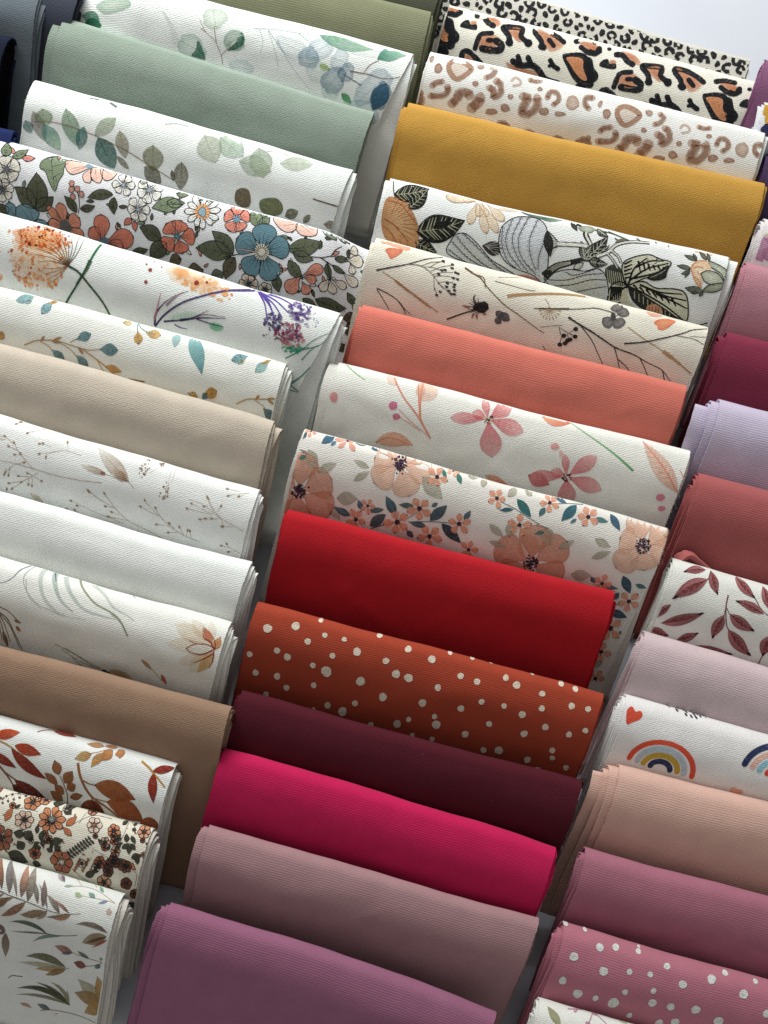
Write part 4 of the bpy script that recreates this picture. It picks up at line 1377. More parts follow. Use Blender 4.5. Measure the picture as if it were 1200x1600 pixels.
@pr('foliage')
def _(p):
    p.z(0, 1330, 5.217)
    BR, TN, GR, RU, SL, DK = (120, 84, 62), (176, 140, 96), (110, 112, 84), (170, 92, 62), (136, 130, 140), (60, 62, 54)
    L = lambda a, b, w, c, c1=None, al=.85, bend=0.0: p.leaf(a, b, w, c, c1, a=al, at_=al * .85, lev=2, rim=.12, var=.09, bend=bend)
    # feathery branch
    p.line([(-40, 300), (60, 350), (150, 390), (260, 432), (400, 490), (520, 522), (620, 526), (690, 520)], 9, (90, 84, 66), lev=3, w1=4)
    for a, b, w, c in (((60, 330), (10, 40), 46, RU), ((60, 330), (30, 60), 26, (200, 150, 110)), ((120, 365), (95, 60), 60, SL), ((180, 392), (110, 90), 26, (176, 166, 150)), ((215, 395), (240, 120), 66, (206, 140, 106)), ((265, 430), (300, 130), 70, (170, 158, 140)),
                       ((345, 450), (305, 240), 40, (160, 156, 142)), ((385, 475), (392, 250), 50, (136, 96, 92)), ((425, 490), (350, 280), 24, (170, 160, 170)), ((520, 520), (420, 370), 46, (160, 150, 140)), ((600, 522), (470, 410), 28, (190, 110, 80)), ((0, 310), (-40, 60), 60, RU)):
        L(a, b, w, (110, 90, 78), c, .8, .04)
    for a, b, w, c in (((250, 432), (35, 545), 62, (150, 88, 60)), ((110, 395), (-20, 480), 50, (110, 84, 66)), ((400, 505), (195, 535), 66, (140, 116, 76)), ((420, 500), (330, 575), 36, (160, 150, 130)), ((610, 528), (470, 565), 44, (186, 110, 84)), ((550, 530), (405, 550), 22, (70, 72, 60)), ((150, 395), (-30, 420), 40, (130, 104, 80)),
                       ((80, 365), (-30, 390), 26, (90, 90, 70))):
        L(a, b, w, (130, 100, 70), c, .85, -.06)
    # pink berry twigs top right
    for l in ([(960, 430), (880, 370), (800, 325), (690, 295), (580, 300)], [(690, 295), (640, 240), (600, 205)], [(960, 430), (900, 410), (780, 390), (690, 372)], [(800, 300), (760, 260)]):
        p.line(l, 4.5, (196, 166, 150), lev=2, w1=3)
    L((550, 300), (620, 292), 24, (160, 180, 170))
    L((690, 372), (636, 352), 34, (170, 190, 140))
    L((700, 380), (640, 378), 24, (180, 196, 150))
    L((800, 392), (745, 345), 40, (110, 150, 150), (140, 176, 150))
    L((905, 412), (825, 436), 26, (130, 150, 170))
    L((860, 345), (820, 290), 24, (130, 170, 150))
    L((550, 262), (480, 185), 46, (160, 140, 150), (206, 190, 190), .7)
    L((548, 262), (515, 205), 20, (110, 100, 110))
    p.blob(915, 500, 24, 30, 0, (206, 180, 166), a=.7, lev=2)
    # leaf sprays
    L((900, 675), (640, 608), 44, (90, 74, 60), (130, 110, 84), .85, .12)
    L((890, 700), (680, 755), 96, (140, 112, 80), (170, 150, 116), .8)
    L((890, 705), (690, 765), 26, (96, 66, 46), (120, 90, 60))
    L((900, 728), (760, 796), 20, (170, 80, 60))
    p.line([(650, 700), (520, 702), (400, 685), (330, 640)], 5, (110, 84, 84), lev=2)
    L((400, 685), (105, 590), 34, (66, 84, 66), (96, 104, 88), .9, .1)
    L((420, 688), (90, 660), 12, (100, 84, 84))
    L((510, 708), (262, 744), 26, (96, 124, 108), (130, 150, 130), .8, .08)
    L((50, 668), (10, 850), 66, (110, 90, 76), (150, 130, 106))
    L((50, 665), (0, 600), 40, (110, 84, 72))
    L((45, 668), (-20, 672), 22, (110, 40, 36))
    L((515, 945), (185, 850), 58, (110, 108, 76), (96, 96, 62), .85, .1)
    L((500, 945), (110, 890), 40, (170, 168, 136), (190, 184, 160), .7)
    L((505, 950), (245, 945), 42, (186, 140, 84), (190, 150, 96), .9)
    L((510, 955), (325, 995), 46, (150, 116, 70), (140, 110, 66), .85)
    p.line([(510, 950), (540, 948)], 4, DK, lev=3)
    L((590, 832), (445, 775), 56, (150, 90, 76), (186, 130, 116), .85)
    L((585, 832), (490, 835), 26, (90, 110, 110))
    p.line([(585, 832), (700, 872), (825, 905)], 4, (150, 120, 110), lev=2)
    L((720, 878), (630, 820), 30, (90, 110, 100))
    L((685, 935), (585, 905), 56, (150, 84, 66), (110, 60, 50), .9)
    p.line([(680, 935), (760, 930), (825, 910)], 4, (110, 96, 96), lev=2)
    L((810, 925), (755, 950), 36, (84, 104, 110))
    L((830, 890), (810, 870), 24, (120, 140, 130))
    L((505, 1232), (60, 1090), 42, (90, 90, 60), (60, 66, 56), .9, .12)
    L((500, 1230), (190, 1078), 46, (130, 126, 84), (150, 146, 96), .8, .08)
    L((505, 1232), (230, 1048), 24, (84, 80, 62), (84, 80, 62), .9, .1)
    L((500, 1230), (45, 1138), 26, (110, 110, 92), (130, 130, 110), .8, .06)
    L((500, 1225), (360, 1048), 30, (130, 126, 90), (150, 150, 110), .8, .14)
    L((490, 1220), (495, 1110), 26, (150, 146, 120), (160, 156, 130), .8)
    L((795, 1225), (600, 1030), 110, (170, 160, 130), (186, 180, 156), .75)
    L((795, 1220), (555, 1130), 110, (164, 130, 84), (170, 136, 84), .9)
    L((795, 1215), (770, 1010), 96, (180, 140, 84), (190, 150, 90), .9)
    L((790, 1230), (620, 1290), 110, (176, 136, 76), (190, 150, 90), .9)
    L((790, 1235), (810, 1370), 60, (176, 170, 140), (190, 180, 150), .8)
    for l in ([(0, 1275), (160, 1276), (300, 1262), (420, 1276), (560, 1310), (680, 1360), (760, 1410)], [(300, 1340), (340, 1310), (390, 1290)], [(0, 1340), (100, 1310), (200, 1270)]):
        p.line(l, 4.5, (140, 104, 96), lev=2)
    L((325, 1262), (220, 1215), 44, (84, 100, 110), (96, 110, 116))
    L((165, 1245), (70, 1205), 40, (186, 130, 116), (200, 150, 130))
    L((305, 1330), (220, 1368), 50, (150, 72, 56), (180, 120, 90))
    L((150, 1275), (125, 1330), 26, (96, 106, 116))
    L((60, 1315), (-20, 1340), 40, (170, 90, 76))
    L((45, 1265), (-10, 1205), 24, (96, 116, 136))
    p.line([(0, 1010), (40, 992), (125, 1003)], 6, (90, 74, 60), lev=2)
    for k in range(5):
        L((100 + 180 * k, 1480 + 40 * k), (230 + 180 * k, 1430 + 40 * k), 60, TN, BR)


# ---------------------------------------------------------------- middle row
@pr('leopard_small')
def _(p):
    ex = np.array([464., 132.]) / 482.4
    ey = np.array([-ex[1], ex[0]])
    o = np.array([706., -36.])
    INKC = (30, 30, 34)
    for j in range(-1, 7):
        for i in range(0, 27):
            q = o + ex * (i * 18.5 + (j % 2) * 9.2 + p.rng.uniform(-2.6, 2.6)) + ey * (4 + j * 15 + p.rng.uniform(-2, 2))
            k = p.rng.uniform()
            R = p.rng.uniform(5.0, 6.8)
            rot = p.rng.uniform(0, 360)
            if k < .66:      # open rosette
                span = p.rng.uniform(230, 345)
                pts = [polar(q, R * p.rng.uniform(.8, 1.15), rot + span * t / 6) for t in range(7)]
                p.line(pts, p.rng.uniform(4.8, 6.0), INKC, lev=2, jit=.16)
            elif k < .88:    # solid spot
                p.blob(q[0], q[1], R * 1.05, R * .75, rot, INKC, lev=2, wob=.16)
            else:           # two small strokes
                a = polar(q, R * .6, rot)
                b = polar(q, R * .6, rot + 180)
                p.blob(a[0], a[1], 4.6, 3.2, rot + 60, INKC, lev=2, wob=.15)
                p.blob(b[0], b[1], 4.6, 3.4, rot + 100, INKC, lev=2, wob=.15)


@pr('leopard_big')
def _(p):
    K, O = (30, 31, 36), (206, 138, 98)

    def orange(pts, a=.8):
        p.poly(pts, (198, 124, 82), (214, 150, 112), a=a, ae=a * .7, lev=1, wob=.04, soft=.18)

    def blk(pts, cen=None):
        p.poly(pts, K, lev=3, cen=cen, wob=.015, n=34, var=.06)

    def ln(pts, w):
        p.line(pts, w, K, lev=3, jit=.05)
        for q in (pts[0], pts[-1]):
            p.blob(q[0], q[1], w * .52, col=K, lev=3.5, wob=.04)

    for k in (-1, 0, 1, 2):
        p.z(660 + 216 * k, 61 * k, 4.444)
        orange([(215, 60), (255, 50), (270, 75), (240, 95), (212, 85)])
        ln([(208, 92), (240, 102), (275, 92), (272, 76)], 30)
        orange([(140, 220), (170, 200), (195, 235), (180, 275), (150, 265)])
        blk([(150, 285), (190, 255), (188, 225), (168, 195), (185, 130), (222, 145), (236, 205), (268, 250), (255, 295), (205, 312)], cen=(215, 235))
        blk([(272, 190), (290, 155), (330, 143), (345, 175), (385, 175), (382, 212), (320, 206)])
        orange([(345, 155), (378, 150), (384, 172), (350, 176)])
        orange([(425, 92), (500, 112), (548, 160), (520, 182), (465, 130)])
        ln([(388, 112), (430, 118), (465, 160), (500, 182)], 38)
        orange([(408, 262), (500, 248), (545, 290), (500, 340), (405, 330)])
        ln([(490, 235), (420, 242), (395, 280), (375, 340)], 34)
        ln([(425, 340), (480, 352), (545, 355), (556, 318), (522, 290)], 48)
        ln([(465, 285), (490, 285)], 32)
        orange([(280, 410), (320, 380), (365, 410), (380, 440), (290, 430)])
        ln([(278, 410), (292, 365), (330, 360), (380, 405), (415, 442)], 38)
        orange([(598, 212), (680, 205), (705, 280), (670, 295), (622, 245)])
        ln([(612, 305), (606, 255), (566, 200), (590, 192), (690, 202), (700, 222), (692, 262), (742, 308)], 38)
        p.blob(612, 303, 28, col=K, lev=3)
        p.blob(742, 308, 30, col=K, lev=3)
        orange([(802, 215), (880, 245), (975, 310), (900, 365), (850, 310)])
        ln([(838, 338), (828, 290), (788, 235), (796, 214), (870, 228), (940, 265), (985, 300)], 36)
        p.blob(838, 335, 32, 26, 20, K, lev=3)
        ln([(885, 288), (915, 326)], 34)
        orange([(596, 436), (650, 478), (780, 498), (825, 548), (700, 528), (625, 490)])
        ln([(638, 432), (690, 462), (770, 462), (818, 500), (860, 556), (945, 586)], 44)
        ln([(672, 398), (690, 450)], 34)
        ln([(742, 408), (765, 460)], 38)
        ln([(895, 428), (915, 462), (948, 486)], 34)
        ln([(888, 466), (915, 462)], 24)
        blk([(978, 392), (1020, 375), (1110, 373), (1160, 410), (1192, 480), (1194, 600), (1130, 612), (1060, 562), (1008, 470)])
        p.poly([(1005, 410), (1060, 402), (1118, 420), (1122, 480), (1150, 560), (1110, 556), (1068, 510), (1030, 450)], (206, 140, 98), (214, 150, 110), lev=4.5)
        orange([(1100, 300), (1170, 300), (1215, 340), (1190, 365), (1130, 340)])
        ln([(1070, 295), (1130, 288), (1200, 300)], 34)
        ln([(1105, 335), (1150, 368), (1205, 378), (1232, 342)], 36)
        ln([(1060, 632), (1130, 645)], 24)
        p.blob(340, 74, 17, 13, 0, K, lev=3)
        ln([(490, 472), (560, 496)], 18)
        ln([(130, 335), (175, 365)], 40)
        for d in ((560, 560), (820, 680), (330, 620), (1000, 760)):
            ln([d, (d[0] + 60, d[1] + 20), (d[0] + 90, d[1] + 60)], 40)


@pr('leopard_brown')
def _(p):
    B0, B1 = (172, 128, 98), (150, 104, 76)

    def w_(pts, w, a=.8, c=B0):
        p.line(pts, w * 1.28, c, a=a * .62, lev=1, jit=.08)
        p.line(pts, w * .8, B1 if c is B0 else c, a=a * .5, lev=2, jit=.15)
        for q in (pts[0], pts[-1]):
            p.blob(q[0], q[1], w * .64, col=c, a=a * .6, lev=1.5, wob=.12)

    def b_(x, y, rx, ry, rot=0, a=.8):
        p.blob(x, y, rx, ry, rot, B0, B1, a=a * .75, ae=a, lev=2, wob=.1)

    for k in (-1, 0, 1, 2):
        p.z(660 + 261 * k, 72 * k, 4.444)
        p.line([(200, 445), (258, 432), (330, 470), (340, 502), (250, 560), (196, 500)], 36, B0, a=.75, closed=True, lev=2)
        p.poly([(215, 460), (258, 450), (318, 485), (250, 540), (208, 500)], (222, 202, 182), a=.5, lev=1)
        b_(120, 480, 28, 36)
        w_([(78, 600), (105, 580), (148, 574)], 34)
        w_([(182, 612), (186, 640), (150, 672), (65, 672)], 36)
        b_(375, 593, 22, 20)
        w_([(212, 728), (245, 700), (265, 660), (320, 655), (335, 675)], 52)
        w_([(350, 762), (395, 720), (408, 690)], 58)
        b_(410, 475, 28, 22, 20, .7)
        w_([(448, 552), (485, 540), (512, 505), (486, 482)], 30, .7)
        w_([(470, 622), (500, 640), (500, 690), (548, 660), (545, 600), (520, 578)], 40)
        p.line([(620, 580), (650, 552), (685, 575), (680, 600), (630, 610)], 18, (200, 172, 150), a=.6, lev=2)
        b_(618, 685, 22, 20)
        b_(580, 765, 34, 28, 20)
        w_([(702, 680), (740, 690), (715, 740), (695, 790), (750, 800), (800, 750), (800, 690)], 48)
        b_(820, 630, 20, 16)
        w_([(872, 690), (895, 648), (942, 660), (950, 705), (915, 735)], 30)
        p.blob(1045, 722, 46, 52, 0, (200, 168, 146), (178, 140, 116), a=.5, ae=.75, lev=2, wob=.08)
        w_([(1185, 690), (1140, 690), (1130, 730), (1155, 762)], 32)
        w_([(750, 566), (790, 578), (825, 574)], 26)
        b_(850, 785, 36, 28)
        b_(485, 790, 44, 22)
        b_(75, 412, 15, 26, 20, .7)
        b_(960, 800, 40, 18)
        b_(0, 650, 18, 22)
        for x, y in ((150, 860), (330, 880), (520, 900), (700, 960), (900, 1000), (1080, 1010)):
            w_([(x, y), (x + 40, y - 30), (x + 80, y), (x + 60, y + 50)], 40)


def engrave(p, a, b, w, lev=2, light=(176, 178, 150), n=6, bend=.05, base=(24, 25, 23)):
    """dark leaf with pale engraved strokes running out from the mid rib"""
    sp = p.leaf(a, b, w, base, a=1, lev=lev, bend=bend, belly=.42, var=.05)
    p.line(sp[1:-1], 1.0 * p.s, light, lev=lev + 2, a=.9)
    d = np.array(b, float) - np.array(a, float)
    nrm = np.array([-d[1], d[0]]) / np.hypot(*d)
    for i in range(n):
        t = .10 + .72 * i / n
        q = sp[int(t * (len(sp) - 1))]
        f = math.sin(math.pi * min(t + .12, .95) ** .85)
        for sg in (-1, 1):
            e = q + d * .15 + nrm * sg * w * .40 * f
            p.line([q + d * .02, (q + e) / 2 + d * .01, e], w * .055, light, lev=lev + 1.5, a=.85, w1=w * .02)


@pr('botanical')
def _(p):
    p.z(590, 270, 4)
    INKC, GRY, LG = (24, 24, 24), (216, 220, 224), (176, 178, 156)
    # rose at the left
    p.poly([(60, 170), (130, 160), (190, 190), (250, 300), (265, 380), (250, 470), (160, 460), (60, 420), (30, 320)], (216, 176, 130), (190, 136, 92), lev=2, n=30)
    for i in range(14):
        a = -70 + 11 * i
        c = (70, 330)
        p.line([polar(c, 80 + 10 * (i % 3), a), polar(c, 180, a + 4)], 3.5, (140, 92, 60), lev=3, a=.7)
    for l in ([(70, 180), (150, 200), (200, 260), (255, 330)], [(50, 290), (100, 320), (150, 360)], [(40, 330), (90, 380), (120, 430)], [(60, 300), (110, 330), (200, 440)]):
        p.line(l, 6, (170, 100, 66), lev=4, a=.85)
    engrave(p, (110, 140), (330, 110), 110, n=7)
    engrave(p, (200, 230), (320, 110), 90, n=5)
    p.line([(105, 60), (108, 120), (120, 170)], 7, (90, 92, 80), lev=2)
    engrave(p, (245, 370), (556, 296), 180, n=8)
    p.leaf((350, 345), (480, 310), 46, (30, 30, 30), lev=6)
    engrave(p, (240, 430), (380, 500), 90, n=5)
    # pale daisy on the fold
    for a, b in (((620, 180), (432, 150)), ((620, 180), (540, 150)), ((625, 185), (580, 320)), ((640, 185), (690, 375)), ((650, 185), (690, 270)), ((660, 185), (760, 370)), ((690, 190), (800, 295)), ((630, 185), (650, 270))):
        p.leaf(a, b, 54, (240, 230, 212), (226, 206, 176), a=.9, lev=3, belly=.66, blunt=.4, out=(190, 150, 106), ow=3.2)
    # pumpkins
    def pumpkin(pts, cen, ribs, col=GRY, top=None):
        q = p.poly(pts, col, (206, 210, 214), lev=3, n=36, cen=cen)
        p.line(q, 6, INKC, closed=True, lev=4)
        for r in ribs:
            p.line(r, 4.4, INKC, lev=4.5)
            r = np.array(r, float)
            for o in (9, -9):
                sm = smooth_open(r + (o, 2), 26)
                for i in range(0, 24, 2):
                    p.line([sm[i], sm[i + 1]], 2.6, INKC, lev=4.5, n=2, a=.8)

    pumpkin([(770, 380), (790, 325), (850, 280), (920, 268), (1010, 285), (1058, 340), (1066, 440), (1072, 560), (1050, 690), (980, 640), (860, 590), (790, 530), (766, 450)], (920, 450),
            [[(790, 330), (785, 440), (820, 545), (880, 600)], [(850, 284), (810, 400), (830, 500), (905, 600)], [(905, 272), (850, 400), (880, 520), (950, 620)], [(950, 272), (890, 400), (905, 520), (1000, 640)],
             [(1005, 290), (955, 420), (970, 540), (1020, 650)], [(1050, 420), (1015, 520), (1010, 640)]])
    p.leaf((1060, 360), (1085, 530), 60, (40, 40, 40), lev=5)
    for q in ((660, 452), (670, 462)):
        p.leaf((790, 480), q, 90, (56, 56, 54), lev=2)
    for i in range(6):
        p.line([(680 + 4 * i, 452 + i * 3), (780, 420 + 22 * i)], 3, (190, 190, 184), lev=3)
    pumpkin([(470, 420), (500, 385), (555, 380), (600, 410), (650, 460), (720, 540), (800, 590), (880, 650), (820, 660), (700, 600), (560, 560), (440, 500)], (610, 510),
            [[(500, 395), (560, 470), (660, 560), (760, 620)], [(545, 382), (640, 470), (740, 570), (850, 650)], [(450, 480), (540, 545), (640, 590)], [(470, 430), (560, 520), (690, 600)]], (196, 198, 194))
    for l in ([(1062, 360), (1100, 395), (1130, 430)], [(1072, 500), (1100, 470), (1130, 460)]):
        p.line(l, 6, INKC, lev=5)
    p.poly([(1060, 370), (1095, 385), (1128, 430), (1120, 470), (1080, 520), (1076, 440)], (206, 206, 196), lev=4)
    for i in range(5):
        p.line([(1066, 390 + 24 * i), (1126, 425 + 10 * i)], 3, INKC, lev=5.5)
    p.line([(1125, 445), (1240, 450), (1310, 460)], 30, INKC, lev=4)
    p.line([(1125, 445), (1240, 450), (1310, 460)], 20, (226, 226, 216), lev=5)
    p.leaf((900, 240), (1160, 300), 34, (70, 90, 80), (120, 140, 124), a=.9, lev=2)
    p.leaf((740, 215), (900, 240), 20, (220, 200, 180), a=.6, lev=2)
    p.poly([(880, 640), (950, 640), (1030, 680), (980, 690)], (196, 110, 90), a=.7, lev=3)
    # right part
    p.z(850, 320, 4)
    p.leaf((-20, 80), (110, 100), 30, (70, 96, 84), (150, 170, 150), lev=3)
    p.leaf((170, 100), (210, 165), 36, (50, 50, 46), lev=3)
    p.line([(185, 115), (250, 150), (300, 250)], 12, INKC, lev=3)
    p.line([(300, 160), (255, 180), (290, 250)], 26, INKC, lev=3)
    p.line([(300, 160), (262, 182), (292, 250)], 14, (224, 224, 210), lev=4)
    p.poly([(215, 140), (280, 135), (320, 155), (290, 175), (235, 165)], (190, 196, 180), (120, 130, 112), lev=3)
    for a, b, w in (((250, 340), (230, 225), 60), ((240, 350), (400, 195), 90), ((250, 350), (410, 250), 60), ((280, 350), (400, 370), 60), ((240, 330), (300, 250), 60), ((330, 150), (400, 200), 50)):
        engrave(p, a, b, w, n=5, light=(206, 208, 190), base=(40, 42, 38), lev=3)
    p.line([(330, 325), (400, 295), (450, 250), (540, 230), (655, 240)], 28, INKC, lev=4, w1=16)
    p.line([(330, 325), (400, 295), (450, 250), (540, 230), (655, 240)], 17, (226, 226, 214), lev=5, w1=7)
    for l in ([(390, 300), (430, 345), (460, 395)], [(410, 280), (460, 320), (480, 360)]):
        p.line(l, 18, INKC, lev=4)
        p.line(l, 9, (214, 214, 200), lev=5)
    for l in ([(320, 160), (420, 180), (520, 220)], [(400, 170), (480, 200), (540, 225)], [(440, 210), (490, 235)], [(575, 210), (600, 225)], [(690, 235), (700, 242)], [(770, 255), (775, 265)]):
        p.line(l, 9, (70, 74, 62), lev=3, w1=3)
    p.leaf((440, 235), (520, 215), 30, (110, 114, 96), lev=3)
    # second pumpkin
    pumpkin([(10, 460), (60, 430), (160, 405), (260, 415), (330, 400), (380, 430), (405, 500), (405, 600), (300, 600), (180, 560), (70, 520)], (230, 500),
            [[(140, 420), (200, 440), (330, 400)], [(30, 470), (150, 470), (260, 440), (370, 430)], [(60, 510), (180, 500), (300, 470), (395, 470)], [(180, 555), (290, 530), (400, 510)]], (206, 206, 192))
    p.line([(10, 450), (80, 390), (160, 365), (250, 340)], 60, (40, 40, 38), lev=4, w1=26)
    for i in range(4):
        p.line([(30, 445 - 12 * i), (90, 395 - 8 * i), (170, 368 - 4 * i)], 3.5, (190, 190, 176), lev=5)
    p.leaf((190, 400), (250, 365), 36, (214, 214, 200), lev=5, out=INKC, ow=5)
    # big vine leaf
    def lobe(pts, cen, lines, cells=()):
        q = p.poly(pts, (222, 222, 200), (206, 206, 182), lev=3, n=34, cen=cen)
        p.line(q, 8, INKC, closed=True, lev=5)
        for l in lines:
            p.line(l, 14, INKC, lev=4.5, w1=8)
        for c in cells:
            p.line([(c[0] - 8, c[1] + 4), (c[0] + 8, c[1] - 4)], 5, INKC, lev=4.5)

    lobe([(525, 500), (490, 430), (495, 360), (560, 325), (650, 312), (720, 340), (785, 360), (760, 410), (750, 455), (690, 470), (640, 455), (580, 480)], (610, 405),
         [[(530, 500), (560, 400), (640, 330)], [(540, 470), (640, 400), (770, 365)], [(560, 460), (680, 430), (750, 400)]] + [[(500, 370 + 22 * i), (548, 345 + 26 * i)] for i in range(5)]
         + [[(585 + 30 * i, 350 + 8 * i), (600 + 30 * i, 420 - 4 * i)] for i in range(6)] + [[(570, 390), (660, 352), (740, 352)]],
         [(600, 375), (640, 345), (650, 385), (690, 365), (610, 420), (700, 340)])
    p.poly([(640, 455), (700, 420), (770, 375), (750, 450), (690, 475)], (44, 44, 40), lev=5, n=20)
    for i in range(4):
        p.line([(660 + 20 * i, 455 - 8 * i), (700 + 18 * i, 440 - 12 * i)], 3, (170, 170, 150), lev=6)
    lobe([(530, 505), (620, 480), (700, 520), (800, 525), (870, 545), (900, 610), (905, 720), (860, 712), (780, 680), (640, 600), (560, 540)], (760, 600),
         [[(530, 510), (640, 560), (760, 630), (880, 720)], [(600, 500), (720, 545), (860, 560)], [(640, 520), (760, 570), (890, 600)], [(700, 555), (800, 600), (900, 650)]]
         + [[(560 + 40 * i, 500 + 14 * i), (590 + 40 * i, 528 + 18 * i)] for i in range(7)])
    p.poly([(535, 515), (640, 570), (780, 660), (850, 715), (760, 700), (640, 660), (560, 600)], (44, 44, 40), lev=5, n=24)
    for i in range(9):
        p.line([(570 + 28 * i, 540 + 17 * i), (575 + 28 * i, 590 + 17 * i)], 5, (180, 178, 150), lev=6)
    p.poly([(520, 520), (540, 600), (580, 640), (490, 610), (495, 560)], (206, 202, 176), lev=5, n=18)
    lobe([(520, 505), (480, 480), (430, 500), (410, 560), (420, 620), (490, 610), (515, 560)], (465, 555), [[(520, 510), (450, 560), (425, 600)]] + [[(430 + 12 * i, 510), (425 + 12 * i, 600)] for i in range(6)])
    p.poly([(385, 400), (450, 370), (500, 430), (525, 500), (440, 500), (400, 470)], (60, 60, 54), lev=3, n=20)
    for i in range(9):
        p.line([(395 + 13 * i, 405 + 3 * i), (410 + 13 * i, 500)], 4, (196, 196, 170), lev=4.5)
    p.poly([(650, 640), (700, 620), (750, 660), (740, 700), (670, 690)], (206, 150, 120), lev=6, n=16)
    for i in range(4):
        p.line([(670 + 18 * i, 640), (665 + 20 * i, 690)], 4, (120, 60, 46), lev=7)
    # rose bud
    p.poly([(905, 390), (940, 355), (1000, 350), (1030, 400), (990, 460), (960, 510), (930, 460)], (240, 222, 196), (226, 186, 146), lev=3, n=22)
    for l in ([(905, 395), (945, 356), (1005, 352)], [(920, 400), (950, 390), (985, 400)], [(930, 450), (960, 480), (975, 520)], [(945, 420), (960, 440)], [(905, 400), (930, 470), (965, 515)]):
        p.line(l, 7, (206, 146, 100), lev=4)
    p.poly([(965, 430), (1010, 412), (1070, 430), (1100, 480), (1040, 500), (990, 480)], (200, 204, 184), (160, 164, 144), lev=4, n=20)
    p.poly([(1010, 350), (1060, 370), (1120, 400), (1142, 440), (1110, 480), (1070, 430), (1030, 390)], (196, 204, 186), (140, 148, 128), lev=4, n=20)
    p.poly([(980, 540), (1010, 500), (1080, 484), (1120, 490), (1100, 525), (1050, 540)], (170, 174, 152), (120, 124, 104), lev=5, n=20)
    for l in ([(965, 432), (1010, 412), (1075, 432), (1110, 482)], [(965, 432), (995, 480), (1050, 500)], [(1010, 350), (1070, 372), (1130, 410), (1142, 440), (1112, 490)], [(980, 540), (1020, 500), (1110, 485)], [(985, 542), (1060, 540), (1110, 510)], [(1030, 392), (1090, 430), (1112, 480)]):
        p.line(l, 6, (60, 64, 54), lev=6)
    for a, b, w in (((945, 350), (868, 318), 26), ((940, 350), (920, 310), 20), ((905, 400), (822, 380), 26), ((900, 420), (848, 432), 22), ((900, 405), (870, 455), 20), ((1005, 345), (960, 300), 24), ((1020, 350), (1010, 308), 20), ((985, 540), (875, 520), 44), ((985, 545), (965, 570), 20), ((950, 545), (915, 550), 20)):
        p.leaf(a, b, w, (110, 118, 100), (84, 92, 76), lev=4, out=(50, 54, 46), ow=4)
    p.line([(985, 750), (1030, 735)], 8, INKC, lev=3)
    p.line([(930, 296), (1040, 318)], 7, (226, 176, 120), lev=2, a=.7)


